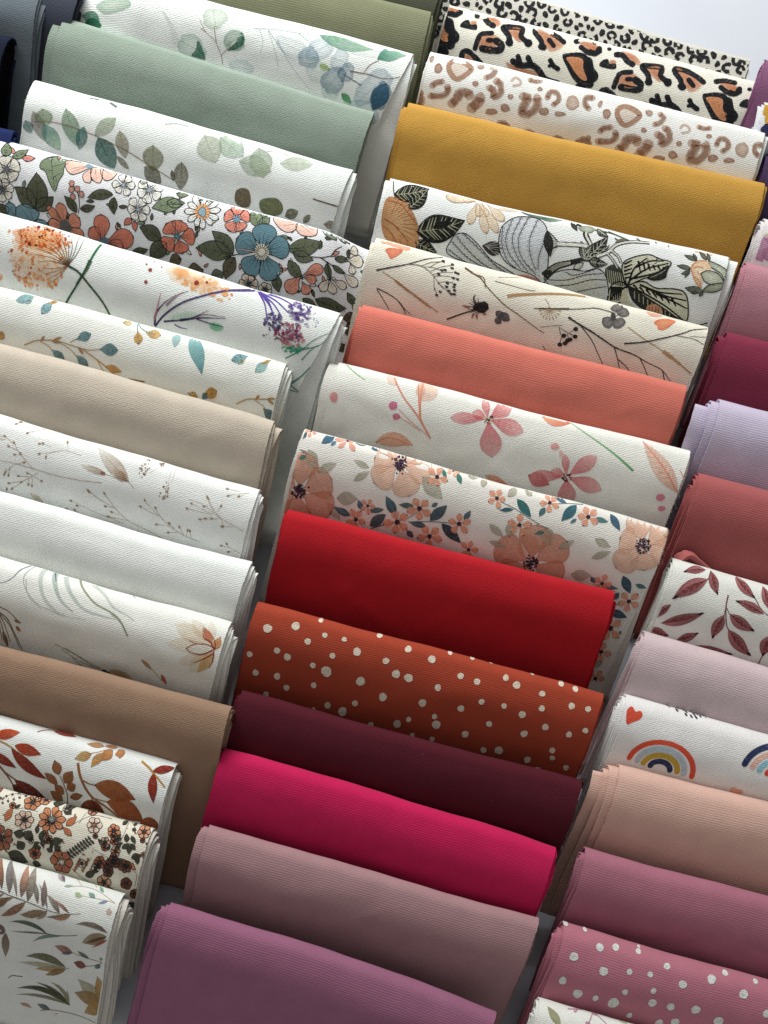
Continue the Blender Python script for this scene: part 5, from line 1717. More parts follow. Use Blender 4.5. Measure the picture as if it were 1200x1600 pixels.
@pr('twigs')
def _(p):
    p.z(590, 270, 4)
    BK, BN, ORG = (52, 48, 48), (166, 128, 84), (232, 150, 110)
    p.poly([(55, 490), (80, 480), (120, 480), (160, 490), (155, 510), (120, 535), (90, 545), (70, 520)], (240, 150, 110), (226, 110, 76), a=.75, ae=.9, lev=2, wob=.05)
    p.poly([(30, 420), (100, 430), (160, 455), (210, 470), (190, 495), (120, 475), (60, 455), (30, 450)], (240, 176, 146), (236, 160, 126), a=.65, lev=1, wob=.05)
    p.line([(0, 618), (100, 598), (200, 578), (320, 545), (450, 528)], 11, BK, lev=3, w1=3, jit=.1)
    p.line([(200, 578), (280, 590), (340, 630), (390, 690), (420, 730)], 5, (84, 78, 76), lev=3, w1=3)
    for a, b in (((280, 590), (400, 560)), ((330, 600), (420, 555)), ((340, 620), (470, 580)), ((350, 640), (480, 625)), ((360, 650), (500, 660)), ((390, 690), (480, 690)), ((360, 655), (362, 740)), ((362, 720), (380, 770)), ((380, 690), (460, 760)), ((300, 595), (400, 612))):
        p.line([a, ((a[0] + b[0]) / 2, (a[1] + b[1]) / 2 - 8), b], 3.5, (96, 90, 84), lev=3)
    for x, y in ((418, 556), (475, 575), (474, 598), (410, 612), (430, 610), (390, 637), (495, 625), (510, 632), (508, 668), (482, 660), (445, 692), (490, 700), (440, 715), (455, 740), (490, 738), (470, 760), (488, 762), (378, 768), (400, 746), (485, 716)):
        p.blob(x, y, 12, 8, 20, (54, 54, 60), lev=4, wob=.12)
    p.line([(40, 628), (120, 680), (200, 740), (300, 810), (385, 875)], 6, BN, lev=2, a=.8)
    p.line([(115, 678), (200, 745), (280, 805), (340, 850)], 18, (176, 132, 84), lev=2, a=.75, w1=6, jit=.2)
    p.line([(0, 728), (60, 755), (130, 800), (180, 860), (215, 890)], 8, (60, 50, 48), lev=3, w1=3)
    p.line([(0, 735), (30, 780), (75, 855)], 5, (60, 50, 48), lev=3)
    p.line([(130, 800), (165, 850), (180, 885)], 5, (60, 50, 48), lev=3)
    # black thistle
    p.blob(655, 843, 50, 36, -5, (34, 32, 34), lev=5, wob=.1)
    p.line([(440, 918), (520, 890), (590, 868), (630, 850)], 11, BK, lev=3, w1=8)
    for ang in range(90, 280, 22):
        p.line([polar((640, 845), 30, ang), polar((630, 842), 62, ang + 8)], 7, (90, 70, 56), lev=4, w1=2)
    p.line([(620, 822), (606, 790), (618, 766)], 8, BK, lev=4)
    for a, b in (((610, 880), (595, 915)), ((625, 885), (630, 920)), ((590, 850), (530, 830)), ((660, 880), (690, 890))):
        p.leaf(a, b, 16, (150, 104, 72), lev=4, a=.85)
    for x, y, rx in ((770, 890, 30), (800, 905, 36), (760, 930, 26)):
        p.blob(x, y, rx, rx * .8, 30, (96, 94, 98), (70, 70, 76), a=.85, lev=3, wob=.1)
    # brown twig
    p.line([(553, 596), (600, 630), (650, 660), (700, 725), (800, 830), (880, 885), (935, 925), (1020, 985), (1050, 1000)], 9, (110, 84, 62), lev=3, w1=4, jit=.1)
    p.line([(620, 640), (670, 660), (680, 720)], 6, (110, 84, 62), lev=3)
    p.line([(553, 596), (640, 655)], 13, (150, 112, 72), lev=3, w1=5)
    p.line([(815, 775), (900, 765), (1050, 756), (1210, 758), (1320, 772)], 22, (176, 138, 92), lev=2, w1=8, a=.9)
    p.line([(740, 680), (850, 712), (940, 735), (990, 738)], 4, (110, 90, 70), lev=2)
    p.line([(760, 655), (900, 660)], 3, (190, 170, 140), lev=2)
    p.line([(1010, 848), (1100, 848), (1200, 845)], 9, (80, 66, 56), lev=3)
    for a in range(10, 180, 20):
        p.line([(1080, 852), polar((1080, 850), 62, a)], 5, (176, 150, 106), lev=3, a=.8, w1=3)
        p.blob(*polar((1080, 850), 62, a), 8, 5, a, (176, 150, 106), lev=3, a=.8)
    p.line([(1050, 785), (1072, 820), (1078, 850)], 4, (150, 126, 90), lev=3)
    # right part
    p.z(850, 320, 4)
    p.line([(-60, 648), (100, 650), (220, 645), (320, 640), (400, 660), (430, 672)], 6, (100, 90, 80), lev=3)
    for x, y, rx, ry, r in ((490, 668, 40, 30, 10), (395, 730, 38, 34, 60), (465, 735, 42, 32, -30), (455, 640, 40, 24, -10)):
        p.blob(x, y, rx, ry, r, (136, 130, 128), (90, 86, 88), a=.85, ae=.95, lev=4, wob=.06, n=18)
        p.line([(435, 695), (x, y)], 3, (70, 66, 68), lev=5.5)
    p.blob(430, 695, 16, 28, 0, (70, 68, 70), lev=5)
    p.line([(155, 698), (220, 740), (300, 790), (380, 845), (450, 890), (560, 935), (650, 985), (740, 1030), (800, 1105)], 13, (56, 48, 48), lev=3, w1=4, jit=.1)
    for l in ([(230, 748), (300, 840), (345, 930), (380, 1000)], [(440, 880), (465, 960), (480, 1020)], [(470, 965), (520, 1010), (550, 1050)], [(600, 955), (630, 1010), (660, 1075)], [(745, 1035), (760, 1090), (775, 1110)]):
        p.line(l, 7, (66, 54, 52), lev=3, w1=4)
    p.line([(500, 865), (620, 855), (750, 825), (860, 795), (920, 775), (1010, 768)], 11, (60, 50, 46), lev=3, w1=4)
    p.line([(820, 812), (920, 830), (985, 865)], 4, (90, 80, 74), lev=3)
    p.line([(900, 815), (1010, 820)], 3, (110, 100, 90), lev=3)
    p.line([(520, 760), (620, 835), (740, 910), (830, 980), (920, 1050)], 6, (186, 150, 104), lev=2)
    p.line([(740, 910), (820, 970), (915, 1050)], 26, (186, 146, 96), lev=2, a=.75, w1=8, jit=.2)
    p.poly([(680, 735), (700, 715), (760, 710), (815, 720), (790, 745), (740, 775), (705, 775), (700, 750)], (242, 164, 120), (230, 120, 80), a=.8, ae=.95, lev=3, wob=.05)
    p.poly([(640, 665), (700, 680), (740, 690), (700, 698), (655, 690)], (240, 176, 150), a=.8, lev=2)
    p.line([(-20, 765), (60, 755), (120, 750)], 4, (130, 110, 90), lev=2)
    for a, b in (((100, 760), (110, 810)), ((110, 770), (160, 800)), ((160, 800), (200, 770)), ((150, 800), (160, 835)), ((120, 810), (105, 870)), ((160, 800), (200, 818))):
        p.line([a, b], 4, BK, lev=3)
    for x, y in ((202, 772), (130, 815), (170, 838), (200, 820), (140, 862), (108, 870), (155, 845)):
        p.blob(x, y, 16, 14, 0, (40, 38, 40), lev=4)
    p.line([(0, 880), (20, 905)], 5, (110, 60, 50), lev=3)
    for k in range(6):
        p.line([(-200 + 150 * k, 900 + 30 * k), (-130 + 150 * k, 960 + 34 * k), (-60 + 150 * k, 1000 + 36 * k)], 8, BK, w1=4)


@pr('pink_flowers')
def _(p):
    p.z(400, 550, 2.667)
    P1, P2, SA = (226, 130, 130), (206, 84, 96), (240, 190, 170)

    def fl(c, tips, w):
        for t, ww in zip(tips, w):
            p.leaf(c, t, ww, (222, 96, 108), (240, 160, 160), a=.72, at_=.5, belly=.62, blunt=.25, lev=2, rim=.1, var=.07)
        speck(p, c[0], c[1], 22, 18, 26, [(60, 40, 40), (90, 50, 50), (220, 190, 160)], 2.5, 5, a=(.8, 1), lev=5)

    fl((970, 278), [(955, 192), (1070, 215), (1118, 330), (990, 438), (812, 275), (905, 250)], [34, 62, 70, 92, 50, 44])
    p.line([(375, 50), (415, 85), (460, 118)], 5, (140, 196, 140), lev=2, w1=3)
    p.line([(580, 110), (620, 190), (680, 270), (732, 362)], 6, (230, 150, 120), lev=2, w1=7)
    p.line([(688, 270), (690, 200), (700, 135)], 9, (232, 150, 116), lev=2, w1=5)
    p.line([(732, 362), (690, 270), (680, 140)], 4, (226, 140, 106), lev=2)
    p.leaf((690, 205), (760, 120), 80, (246, 206, 184), (248, 216, 198), a=.55, lev=1)
    p.leaf((690, 200), (690, 125), 40, (244, 196, 170), a=.5, lev=1)
    p.leaf((590, 140), (550, 95), 40, (248, 216, 196), a=.5, lev=1)
    p.line([(600, 240), (650, 290), (720, 350)], 3, (226, 160, 140), lev=2)
    p.line([(600, 270), (690, 330)], 3, (226, 160, 140), lev=2)
    p.blob(577, 224, 19, 18, 0, (226, 130, 160), (216, 110, 146), a=.85, lev=3)
    p.blob(590, 271, 17, 15, 0, (226, 130, 160), (216, 110, 146), a=.85, lev=3)
    p.blob(330, 187, 18, 22, 0, (236, 160, 160), a=.8, lev=3, wob=.12)
    p.leaf((500, 378), (660, 392), 60, (240, 186, 156), (236, 170, 136), a=.7, lev=2, bend=-.12, rim=.12)
    p.line([(500, 376), (560, 358), (640, 385)], 4, (226, 140, 100), lev=3, a=.7)
    p.leaf((1140, 510), (1230, 550), 60, P1, P2, a=.75)
    p.leaf((960, 512), (1060, 552), 30, (240, 180, 150), (232, 130, 90), a=.8)
    p.z(700, 550, 2.4)
    fl((448, 463), [(440, 378), (556, 388), (580, 515), (455, 575), (308, 462), (390, 440)], [30, 58, 60, 68, 48, 40])
    p.blob(402, 350, 17, 14, 0, (236, 170, 166), a=.75, lev=2)
    p.poly([(420, 360), (440, 385), (420, 390)], (240, 196, 186), a=.6, lev=2)
    p.leaf((355, 240), (460, 265), 46, (240, 176, 140), (226, 110, 80), a=.8, lev=2)
    p.line([(460, 262), (540, 320), (620, 380), (690, 442)], 3, (170, 206, 160), col1=(90, 170, 100), lev=2, w1=8)
    p.leaf((855, 520), (725, 335), 66, (240, 190, 166), (246, 214, 196), a=.65, lev=2, rim=.08)
    p.line([(855, 522), (800, 430), (730, 342)], 4, (230, 140, 116), lev=3)
    for i in range(7):
        t = .2 + .1 * i
        q = np.array((855 - 125 * t, 522 - 180 * t))
        p.line([q, q + (-26, -4)], 2.2, (236, 170, 150), lev=3, a=.7)
        p.line([q, q + (4, -30)], 2.2, (236, 170, 150), lev=3, a=.7)
    p.blob(795, 540, 17, 15, 0, (230, 140, 166), a=.85, lev=3)
    p.blob(803, 582, 15, 11, 0, (230, 140, 166), a=.85, lev=3)
    p.line([(860, 440), (890, 500)], 3, (230, 150, 130), lev=2)
    for k in range(4):
        fl((100 + 170 * k, 640 + 45 * k), [polar((100 + 170 * k, 640 + 45 * k), 90, 20 + 72 * i) for i in range(5)], [46] * 5)


@pr('peach_floral')
def _(p):
    PE, PD, TE, SG, EYE = (238, 186, 158), (222, 150, 118), (56, 84, 100), (176, 172, 152), (60, 40, 56)
    p.z(450, 660, 4)

    def big(c, R, rot, n=6, deep=False, a=.7):
        wflower(p, c, R, n, rot, (226, 160, 132) if deep else PE, PD if deep else (240, 196, 170), EYE, a=a, wf=1.1, cr=.14, lev=2)

    def small(c, R, rot=0, col=(226, 150, 118)):
        for i in range(5):
            ang = rot + 72 * i + p.rng.uniform(-10, 10)
            p.leaf(polar(c, 2, ang), polar(c, R * p.rng.uniform(.85, 1.1), ang), R * .62, col, (236, 176, 148), a=.88, belly=.66, blunt=.3, lev=4, var=.07)
        p.blob(c[0], c[1], R * .2, col=EYE, lev=7, wob=.15)

    tl = lambda a, b, w, c=TE: p.leaf(a, b, w, c, (84, 116, 128) if c is TE else c, a=.92, lev=3, var=.09, vein=(150, 170, 176) if w > 30 and c is TE else None)
    sg = lambda a, b, w: p.leaf(a, b, w, SG, (190, 186, 168), a=.7, lev=2, rim=.12, var=.07)
    small((150, 55), 36, 30)
    tl((125, 60), (100, 105), 26)
    tl((300, 82), (218, 135), 54, (64, 104, 130))
    tl((310, 122), (275, 150), 24, (90, 130, 150))
    for t, w in (((325, 165), 30), ((428, 185), 34), ((300, 110), 26), ((420, 125), 20)):
        p.leaf((380, 118), t, w, (240, 180, 160), (236, 160, 138), a=.85, lev=4, belly=.65, blunt=.3)
    p.blob(380, 117, 10, col=EYE, lev=6)
    tl((500, 148), (418, 126), 24, (84, 116, 136))
    tl((520, 145), (570, 188), 30, (70, 104, 124))
    sg((140, 170), (180, 290), 80)
    p.line([(85, 170), (130, 185)], 4, (60, 96, 96), lev=3)
    tl((80, 225), (130, 208), 30, (84, 128, 120))
    big((75, 425), 235, 40, 6, True, .62)
    speck(p, 75, 425, 40, 46, 70, [EYE, (40, 28, 44), (90, 60, 76)], 4, 8, a=(.9, 1), lev=6)
    sg((195, 310), (315, 258), 56)
    sg((515, 290), (422, 238), 40)
    sg((418, 368), (522, 308), 46)
    sg((310, 470), (445, 480), 84)
    sg((250, 500), (330, 600), 56)
    big((705, 265), 200, 15, 6, False, .66)
    speck(p, 710, 262, 44, 46, 80, [EYE, (44, 30, 50), (100, 70, 90)], 4, 8, a=(.9, 1), lev=6)
    sg((850, 340), (972, 475), 100)
    small((940, 340), 66, 10)
    tl((975, 290), (998, 352), 26, (64, 124, 110))
    p.line([(980, 270), (960, 310), (945, 335)], 3, (84, 120, 110), lev=3)
    small((1042, 298), 40, 80, (240, 190, 170))
    tl((1068, 315), (1090, 380), 34, (64, 124, 110))
    sg((1130, 330), (1210, 335), 40)
    # dark leaf garland
    p.line([(520, 660), (600, 640), (680, 620)], 6, TE, lev=3)
    p.line([(740, 605), (790, 580), (830, 545)], 4, (110, 116, 120), lev=3)
    p.line([(760, 622), (900, 618), (1065, 628)], 5, (84, 100, 106), lev=3)
    p.line([(450, 560), (490, 535)], 4, (84, 100, 106), lev=3)
    tl((395, 580), (290, 525), 44)
    tl((468, 545), (445, 485), 36)
    tl((608, 545), (495, 555), 34, (84, 104, 110))
    tl((515, 645), (620, 572), 66, (70, 88, 100))
    tl((680, 578), (620, 462), 60)
    tl((795, 525), (700, 515), 36, (80, 100, 106))
    tl((895, 612), (1005, 512), 66, (70, 92, 104))
    tl((905, 525), (948, 498), 26, (84, 104, 112))
    tl((872, 648), (765, 622), 40)
    tl((968, 628), (1092, 750), 64, (50, 66, 76))
    tl((1108, 605), (1150, 545), 36, (74, 100, 116))
    tl((750, 675), (790, 720), 38, (84, 80, 90))
    for c, R, r in (((428, 602), 66, 20), ((505, 522), 50, 10), ((690, 622), 84, 40), ((830, 538), 84, 30), ((1078, 630), 72, 50), ((893, 710), 80, 20), ((1140, 790), 60, 0)):
        small(c, R, r, (214, 138, 104))
    # right end
    p.z(740, 740, 3.75)
    small((142, 138), 58, 10)
    tl((258, 145), (338, 255), 52, (52, 110, 110))
    tl((238, 205), (155, 208), 26, (50, 92, 106))
    p.line([(160, 155), (250, 205), (330, 260), (410, 310), (440, 320)], 4, (84, 110, 116), lev=3)
    sg((205, 130), (262, 78), 48)
    sg((345, 130), (305, 95), 34)
    sg((60, 75), (75, 15), 40)
    small((445, 172), 58, 30)
    tl((418, 198), (384, 250), 34, (64, 110, 116))
    p.line([(455, 178), (550, 180), (640, 188)], 4, (110, 140, 140), lev=3)
    tl((545, 180), (470, 135), 24, (70, 104, 126))
    tl((600, 190), (510, 280), 60, (56, 104, 116))
    tl((598, 268), (560, 294), 20, (84, 124, 140))
    small((665, 258), 66, 40)
    p.line([(670, 250), (710, 215)], 3, (84, 120, 120), lev=3)
    tl((700, 265), (780, 285), 32, (84, 124, 126))
    tl((795, 240), (848, 335), 44, (60, 96, 120))
    small((272, 298), 66, 60)
    tl((415, 340), (360, 350), 26, (84, 124, 120))
    sg((100, 290), (180, 365), 44)
    sg((215, 370), (230, 260), 60)
    sg((100, 390), (200, 425), 36)
    sg((420, 310), (450, 420), 76)
    sg((500, 440), (590, 392), 46)
    sg((705, 380), (795, 428), 48)
    sg((690, 495), (800, 450), 44)
    big((345, 520), 215, 35, 6, True, .66)
    p.leaf((350, 500), (300, 340), 130, (236, 190, 166), (232, 170, 140), a=.5, lev=1)
    speck(p, 345, 522, 44, 36, 70, [EYE, (40, 28, 44), (100, 70, 80)], 4, 7, a=(.9, 1), lev=6)
    big((980, 415), 180, 20, 6, False, .72)
    speck(p, 980, 415, 46, 44, 80, [EYE, (40, 28, 44), (100, 70, 80)], 4, 7, a=(.9, 1), lev=6)
    sg((580, 590), (700, 600), 66)
    tl((695, 605), (722, 640), 28)
    small((762, 640), 56, 0)
    tl((775, 660), (858, 668), 26, (90, 120, 130))
    tl((878, 590), (928, 696), 54, (54, 84, 100))
    tl((952, 640), (1016, 660), 28, (70, 110, 120))
    tl((835, 735), (865, 690), 34, (64, 92, 110))
    small((925, 742), 66, 20)
    p.line([(830, 770), (880, 755)], 4, TE, lev=3)
    tl((818, 800), (925, 838), 48, (58, 80, 100))
    small((835, 900), 74, 40)
    tl((770, 940), (815, 955), 30, (110, 140, 150))
    tl((880, 940), (900, 915), 20, (90, 120, 130))
    p.line([(750, 1010), (790, 1040)], 6, EYE, lev=4)
    small((790, 1040), 66, 10)
    sg((745, 1130), (810, 1080), 50)
    small((770, 1200), 60, 10)
    tl((700, 1150), (760, 1100), 30)
    for x in range(-700, 700, 170):
        small((x, 640 + .25 * x), 64, x)
        tl((x + 60, 650 + .25 * x), (x + 130, 690 + .25 * x), 44)


def dots(p, lst, col, r0=1.0, k=1.0):
    for x, y, r in lst:
        p.blob(x, y, r * k, r * k * p.rng.uniform(.88, 1.08), p.rng.uniform(0, 180), col, lev=2, wob=.07, var=.03, n=16)


@pr('rust_dots')
def _(p):
    C = (226, 214, 196)
    p.z(300, 900, 2.4)
    L = [(290, 198, 16), (395, 189, 16), (488, 166, 9), (504, 222, 10), (440, 246, 12), (577, 236, 10), (708, 222, 11), (323, 282, 12), (361, 306, 14), (217, 297, 11), (532, 299, 11), (624, 283, 16), (814, 276, 12), (970, 291, 9), (1053, 310, 9),
         (731, 319, 13), (901, 316, 14), (457, 337, 11), (507, 360, 21), (768, 369, 16), (814, 385, 17), (1007, 377, 12), (1068, 397, 12), (1175, 382, 12), (236, 364, 12), (318, 378, 12), (352, 420, 12), (457, 411, 11), (635, 397, 18), (923, 420, 13),
         (718, 456, 15), (613, 477, 11), (508, 485, 12), (565, 508, 16), (866, 479, 15), (1009, 500, 13), (1085, 471, 12), (1168, 487, 11), (271, 445, 11), (672, 558, 10), (772, 557, 15), (815, 541, 10), (912, 531, 10), (919, 561, 16), (1115, 558, 12),
         (1028, 596, 13), (905, 615, 10), (830, 600, 9), (1099, 656, 12), (1156, 657, 16), (453, 500, 8), (1125, 322, 9), (560, 640, 13), (400, 600, 12), (700, 700, 14), (860, 720, 12), (980, 740, 14)]
    dots(p, L, C)
    p.z(800, 850, 3)
    dots(p, [(18, 662, 18), (98, 606, 12), (135, 702, 15), (226, 658, 13), (291, 681, 13), (133, 770, 14), (270, 759, 15), (346, 771, 14), (44, 799, 17), (152, 860, 15), (57, 893, 17), (261, 893, 15), (335, 872, 13), (191, 970, 14), (194, 1006, 13), (360, 970, 12), (80, 1018, 15), (261, 1051, 13), (130, 1066, 15), (340, 1080, 12), (40, 1120, 14), (200, 1140, 14)], C)


# ---------------------------------------------------------------- right row
@pr('yellow_print')
def _(p):
    p.z(930, 0, 4.444)
    for i in range(7):
        x, y = 1180 + 90 * i, 780 + 22 * i
        p.blob(x, y - 10, 60, 40, 30, (196, 150, 50), lev=2, wob=.1)
        p.blob(x + 20, y + 130, 70, 46, 10, (44, 44, 84), lev=3, wob=.1)
        p.blob(x + 10, y + 70, 50, 30, 80, (206, 160, 60), lev=2, wob=.1)


@pr('pink_wash')
def _(p):
    p.z(1050, 60, 4)
    for x, y, rx, ry in ((550, 1310, 40, 90), (610, 1260, 60, 30), (590, 1350, 50, 40), (700, 1340, 60, 40), (800, 1400, 80, 40)):
        p.blob(x, y, rx, ry, 20, (196, 140, 170), (180, 120, 156), a=.7, ae=.8, lev=2, wob=.12)
    p.blob(590, 1235, 50, 18, 10, (226, 214, 196), a=.7, lev=2)


@pr('burgundy_leaves')
def _(p):
    p.z(940, 860, 4.21)

    def L(a, b, w, bend=.04):
        p.leaf(a, b, w, (172, 110, 112), (140, 76, 80), a=.9, lev=2, rim=.25, var=.10, bend=bend, side=.12)
        a, b = np.array(a, float), np.array(b, float)
        d = b - a
        n = np.array([-d[1], d[0]]) / np.hypot(*d)
        p.leaf(a + d * .1, a + d * .85 + n * w * .1, w * .42, (124, 50, 56), (150, 84, 88), a=.65, lev=3, var=.12)
        p.line([a, a + d * .5 + n * bend * np.hypot(*d), b], 3.4, (84, 30, 36), lev=4, w1=2)
        for i in range(4):
            q = a + d * (.2 + .17 * i)
            for s in (-1, 1):
                p.line([q, q + d * .14 + n * s * w * .3], 2.2, (196, 140, 140), lev=3.5, a=.7)
        p.leaf(a + d * .84, b + d * .02, w * .22, (56, 26, 32), lev=5)

    def ST(l, w=6):
        p.line(l, w, (112, 50, 54), lev=3, w1=w * .7)

    L((665, 125), (512, 135), 50)
    L((670, 185), (438, 312), 92)
    L((700, 130), (730, 282), 66)
    L((860, 165), (975, 305), 66)
    L((1040, 230), (1085, 390), 66)
    L((1030, 408), (848, 320), 60)
    L((380, 476), (645, 405), 74)
    L((430, 352), (330, 450), 50)
    L((300, 510), (435, 560), 66)
    L((490, 590), (625, 540), 60)
    L((775, 415), (716, 575), 76)
    L((808, 408), (975, 522), 76)
    L((810, 510), (975, 690), 80)
    L((612, 625), (860, 682), 62)
    L((1090, 550), (1050, 690), 90)
    L((1095, 640), (1200, 560), 80)
    ST([(800, 285), (785, 350), (785, 410), (795, 480), (812, 512)], 8)
    ST([(785, 360), (808, 408)])
    ST([(782, 375), (775, 415)])
    ST([(975, 305), (1010, 370), (1050, 410), (1095, 440)])
    ST([(1075, 390), (1095, 440), (1150, 520)])
    ST([(695, 140), (680, 170), (665, 188)])
    ST([(1030, 755), (1050, 690), (1085, 640)], 8)
    for k in range(12):
        x, y = 420 + 75 * k, 730 + 22 * k
        L((x, y), (x + 70, y + 60), 56)
    for k in range(6):
        L((1150 + 90 * k, 300 + 40 * k), (1210 + 90 * k, 420 + 40 * k), 66)


@pr('rainbow')
def _(p):
    p.z(940, 860, 4.21)
    RD, BL, YE, NV, PK, TL = (222, 84, 58), (186, 202, 214), (196, 164, 60), (44, 56, 92), (232, 186, 170), (150, 200, 214)
    # heart
    p.poly([(140, 1135), (138, 1075), (150, 1032), (180, 1018), (200, 1052), (232, 1048), (246, 1075), (225, 1105), (180, 1122)], (220, 84, 60), lev=2, n=26)

    def arc(c, r, w, col, a0, a1, squash=.78, rot=14):
        pts = []
        for i in range(15):
            a = math.radians(a0 + (a1 - a0) * i / 14)
            x, y = r * math.cos(a), r * math.sin(a) * squash
            ro = math.radians(rot)
            pts.append((c[0] + x * math.cos(ro) - y * math.sin(ro), c[1] + x * math.sin(ro) + y * math.cos(ro)))
        p.line(pts, w, col, lev=2)
        for q in (pts[0], pts[-1]):
            p.blob(q[0], q[1], w * .5, col=col, lev=2.5, wob=.03)

    c = (372, 1438)
    arc(c, 214, 34, RD, 186, 358, .84, 14)
    arc(c, 158, 36, BL, 186, 356, .84, 14)
    arc(c, 114, 36, YE, 186, 352, .80, 14)
    arc(c, 66, 36, NV, 186, 350, .76, 14)
    c = (1110, 1480)
    arc(c, 220, 40, NV, 190, 358, .92, 14)
    arc(c, 166, 34, PK, 190, 356, .92, 14)
    arc(c, 116, 36, TL, 190, 352, .88, 14)
    arc(c, 60, 36, RD, 190, 350, .8, 14)
    c = (1560, 1560)
    arc(c, 210, 36, RD, 186, 358, .84, 14)
    arc(c, 150, 36, YE, 186, 356, .84, 14)
    p.poly([(835, 1560), (862, 1552), (885, 1568), (912, 1570), (920, 1592), (890, 1602), (850, 1598)], (236, 176, 150), lev=2, n=16)
    for x, y in ((435, 1018), (485, 1046), (540, 1074), (548, 1055), (575, 1086), (600, 1074), (607, 1092), (640, 1083), (655, 1072), (590, 1060), (620, 1068), (530, 1042), (560, 1042), (675, 1085), (500, 1032)):
        p.blob(x, y, 13, 7, 55, (46, 48, 62), lev=2, n=10)
    for x, y in ((300, 1680), (700, 1720), (1000, 1760)):
        p.blob(x, y, 40, 36, 0, RD, lev=2)


@pr('mauve_dots')
def _(p):
    C = (222, 226, 222)
    p.z(820, 1430, 3.158)
    dots(p, [(351, 155, 19), (433, 153, 18), (547, 172, 14), (220, 200, 22), (682, 241, 17), (365, 268, 22), (493, 269, 15), (595, 281, 15), (898, 308, 23), (753, 331, 21), (170, 312, 20), (473, 366, 15), (610, 360, 15), (1049, 384, 23),
             (248, 377, 22), (336, 397, 15), (424, 421, 27), (609, 420, 20), (698, 442, 20), (818, 457, 21), (509, 488, 14), (931, 518, 23), (655, 528, 20), (730, 524, 20), (975, 282, 15), (1122, 325, 12), (195, 42, 13), (290, 72, 11), (556, 150, 8),
             (1160, 480, 20), (1120, 560, 18), (1250, 420, 20), (1300, 560, 22), (400, 560, 18), (560, 590, 20), (820, 600, 18)], C)


@pr('blossom')
def _(p):
    p.z(820, 1430, 3.158)
    p.leaf((155, 537), (100, 445), 44, (176, 176, 140), (150, 150, 110), a=.8)
    p.line([(120, 500), (150, 560), (160, 620)], 5, (150, 150, 110), lev=2)
    for l in ([(205, 458), (270, 462), (340, 470), (420, 500), (440, 500)], [(340, 472), (310, 510), (290, 540)], [(340, 475), (380, 520), (400, 545)], [(260, 458), (245, 472)]):
        p.line(l, 6, (196, 150, 170), lev=2, a=.85)
    for x, y, r in ((345, 482, 16), (425, 498, 12), (295, 530, 16), (240, 470, 8), (330, 460, 9)):
        p.blob(x, y, r, r * .7, 20, (190, 140, 160), a=.7, lev=3, wob=.15)
    p.blob(490, 520, 26, 14, 10, (190, 196, 160), a=.6, lev=2)
    for k in range(8):
        p.leaf((250 + 120 * k, 580 + 30 * k), (320 + 120 * k, 600 + 34 * k), 30, (176, 176, 140))

# ------------------------------------------------------------------ the fabrics, row by row, back to front
WHITE = (233, 237, 234)
RIB = dict(pitch=0.0023, depth=0.00021, rib=0.5, fleck_shade=0.10)
JER = dict(pitch=0.0018, depth=0.00030, rib=0.3, fleck_shade=0.10)
TER = dict(pitch=0.0018, depth=0.00030, rib=0.2, sheen=0.35, fleck_shade=0.11)
PR = globals().get('PR', {})


REPEAT = {'burgundy_leaves': (200, 400), 'rainbow': (330,), 'mauve_dots': (360,), 'pink_wash': (190, 380), 'blossom': (330,), 'grass_sprigs': (-425,), 'lily': (-385,),
          'rust_leaves': (-300,), 'ditsy_orange': (-255, -510), 'foliage': (-215, -430), 'teal_sprigs': (-480,)}


def fab(key, label, row, pl, pr, col, **kw):
    p = None
    if key in PR:
        p = Paint(len(key) * 17)
        ex = (np.array(pr, float) - pl) / np.hypot(pr[0] - pl[0], pr[1] - pl[1])
        for sh in (0,) + REPEAT.get(key, ()):                       # the print goes on along the cloth
            p.g = ex * sh
            PR[key](p)
    kw.setdefault('mat', JER)
    return fabric(key, label, ROWS[row], pl, pr, col, paint=p, **kw)


ROWS = {'F': 'folded fabrics at the far left edge', 'L': 'folded fabrics in the left row',
        'M': 'folded fabrics in the middle row', 'R': 'folded fabrics in the right row'}

# far left row
fab('indigo_slate', 'dark indigo grey folded fabric behind the slate grey one, top left corner', 'F', (-460, -170), (132, -12), (62, 66, 78), T=0.026)
fab('slate', 'slate grey folded fabric with dark layered end, top left corner', 'F', (-440, -130), (74, -6), (96, 105, 112), hi=[4, 6, 8, 8], T=0.030, layers=5, mat=TER)
fab('navy', 'navy blue folded fabric with black inside, at left edge below the slate one', 'F', (-500, -75), (26, 64), (22, 27, 44), inner=(10, 11, 18), T=0.036, hi=[-4, -5, -6, -7], layers=4)
fab('royal', 'deep royal blue folded fabric, tiny corner at left edge', 'F', (-500, 75), (26, 208), (30, 40, 82), T=0.02)

# left row
fab('dark_olive', 'very dark olive folded fabric, backmost of left row at top edge', 'L', (150, -150), (690, -14), (74, 76, 62), mat=RIB, hi=[3, 4, 4, 5])
fab('olive', 'olive green plain ribbed folded fabric at top edge', 'L', (140, -106), (676, 20), (126, 128, 102), mat=RIB, hi=[3, 5, 5, 6])
fab('euca_large', 'white folded fabric with large eucalyptus leaves and blue leaves, behind the sage one', 'L', (122, -50), (646, 87), WHITE, hi=[2, -2, 4, 1, 6, 5], layers=6, T=0.025, H=0.205, droop=(0.2, 0), cut=0.24)
fab('sage', 'plain sage green folded fabric', 'L', (103, 30), (584, 177), (146, 160, 148), lo=[9, 8, 3, 2], hi=[0, -1, -2, -2], mat=TER, T=0.017)
fab('euca_small', 'white folded fabric with muted eucalyptus sprigs in front of the sage one', 'L', (60, 128), (551, 266), WHITE, hi=[5, 9, 7, 11], wav=1.2, cut=0.05)
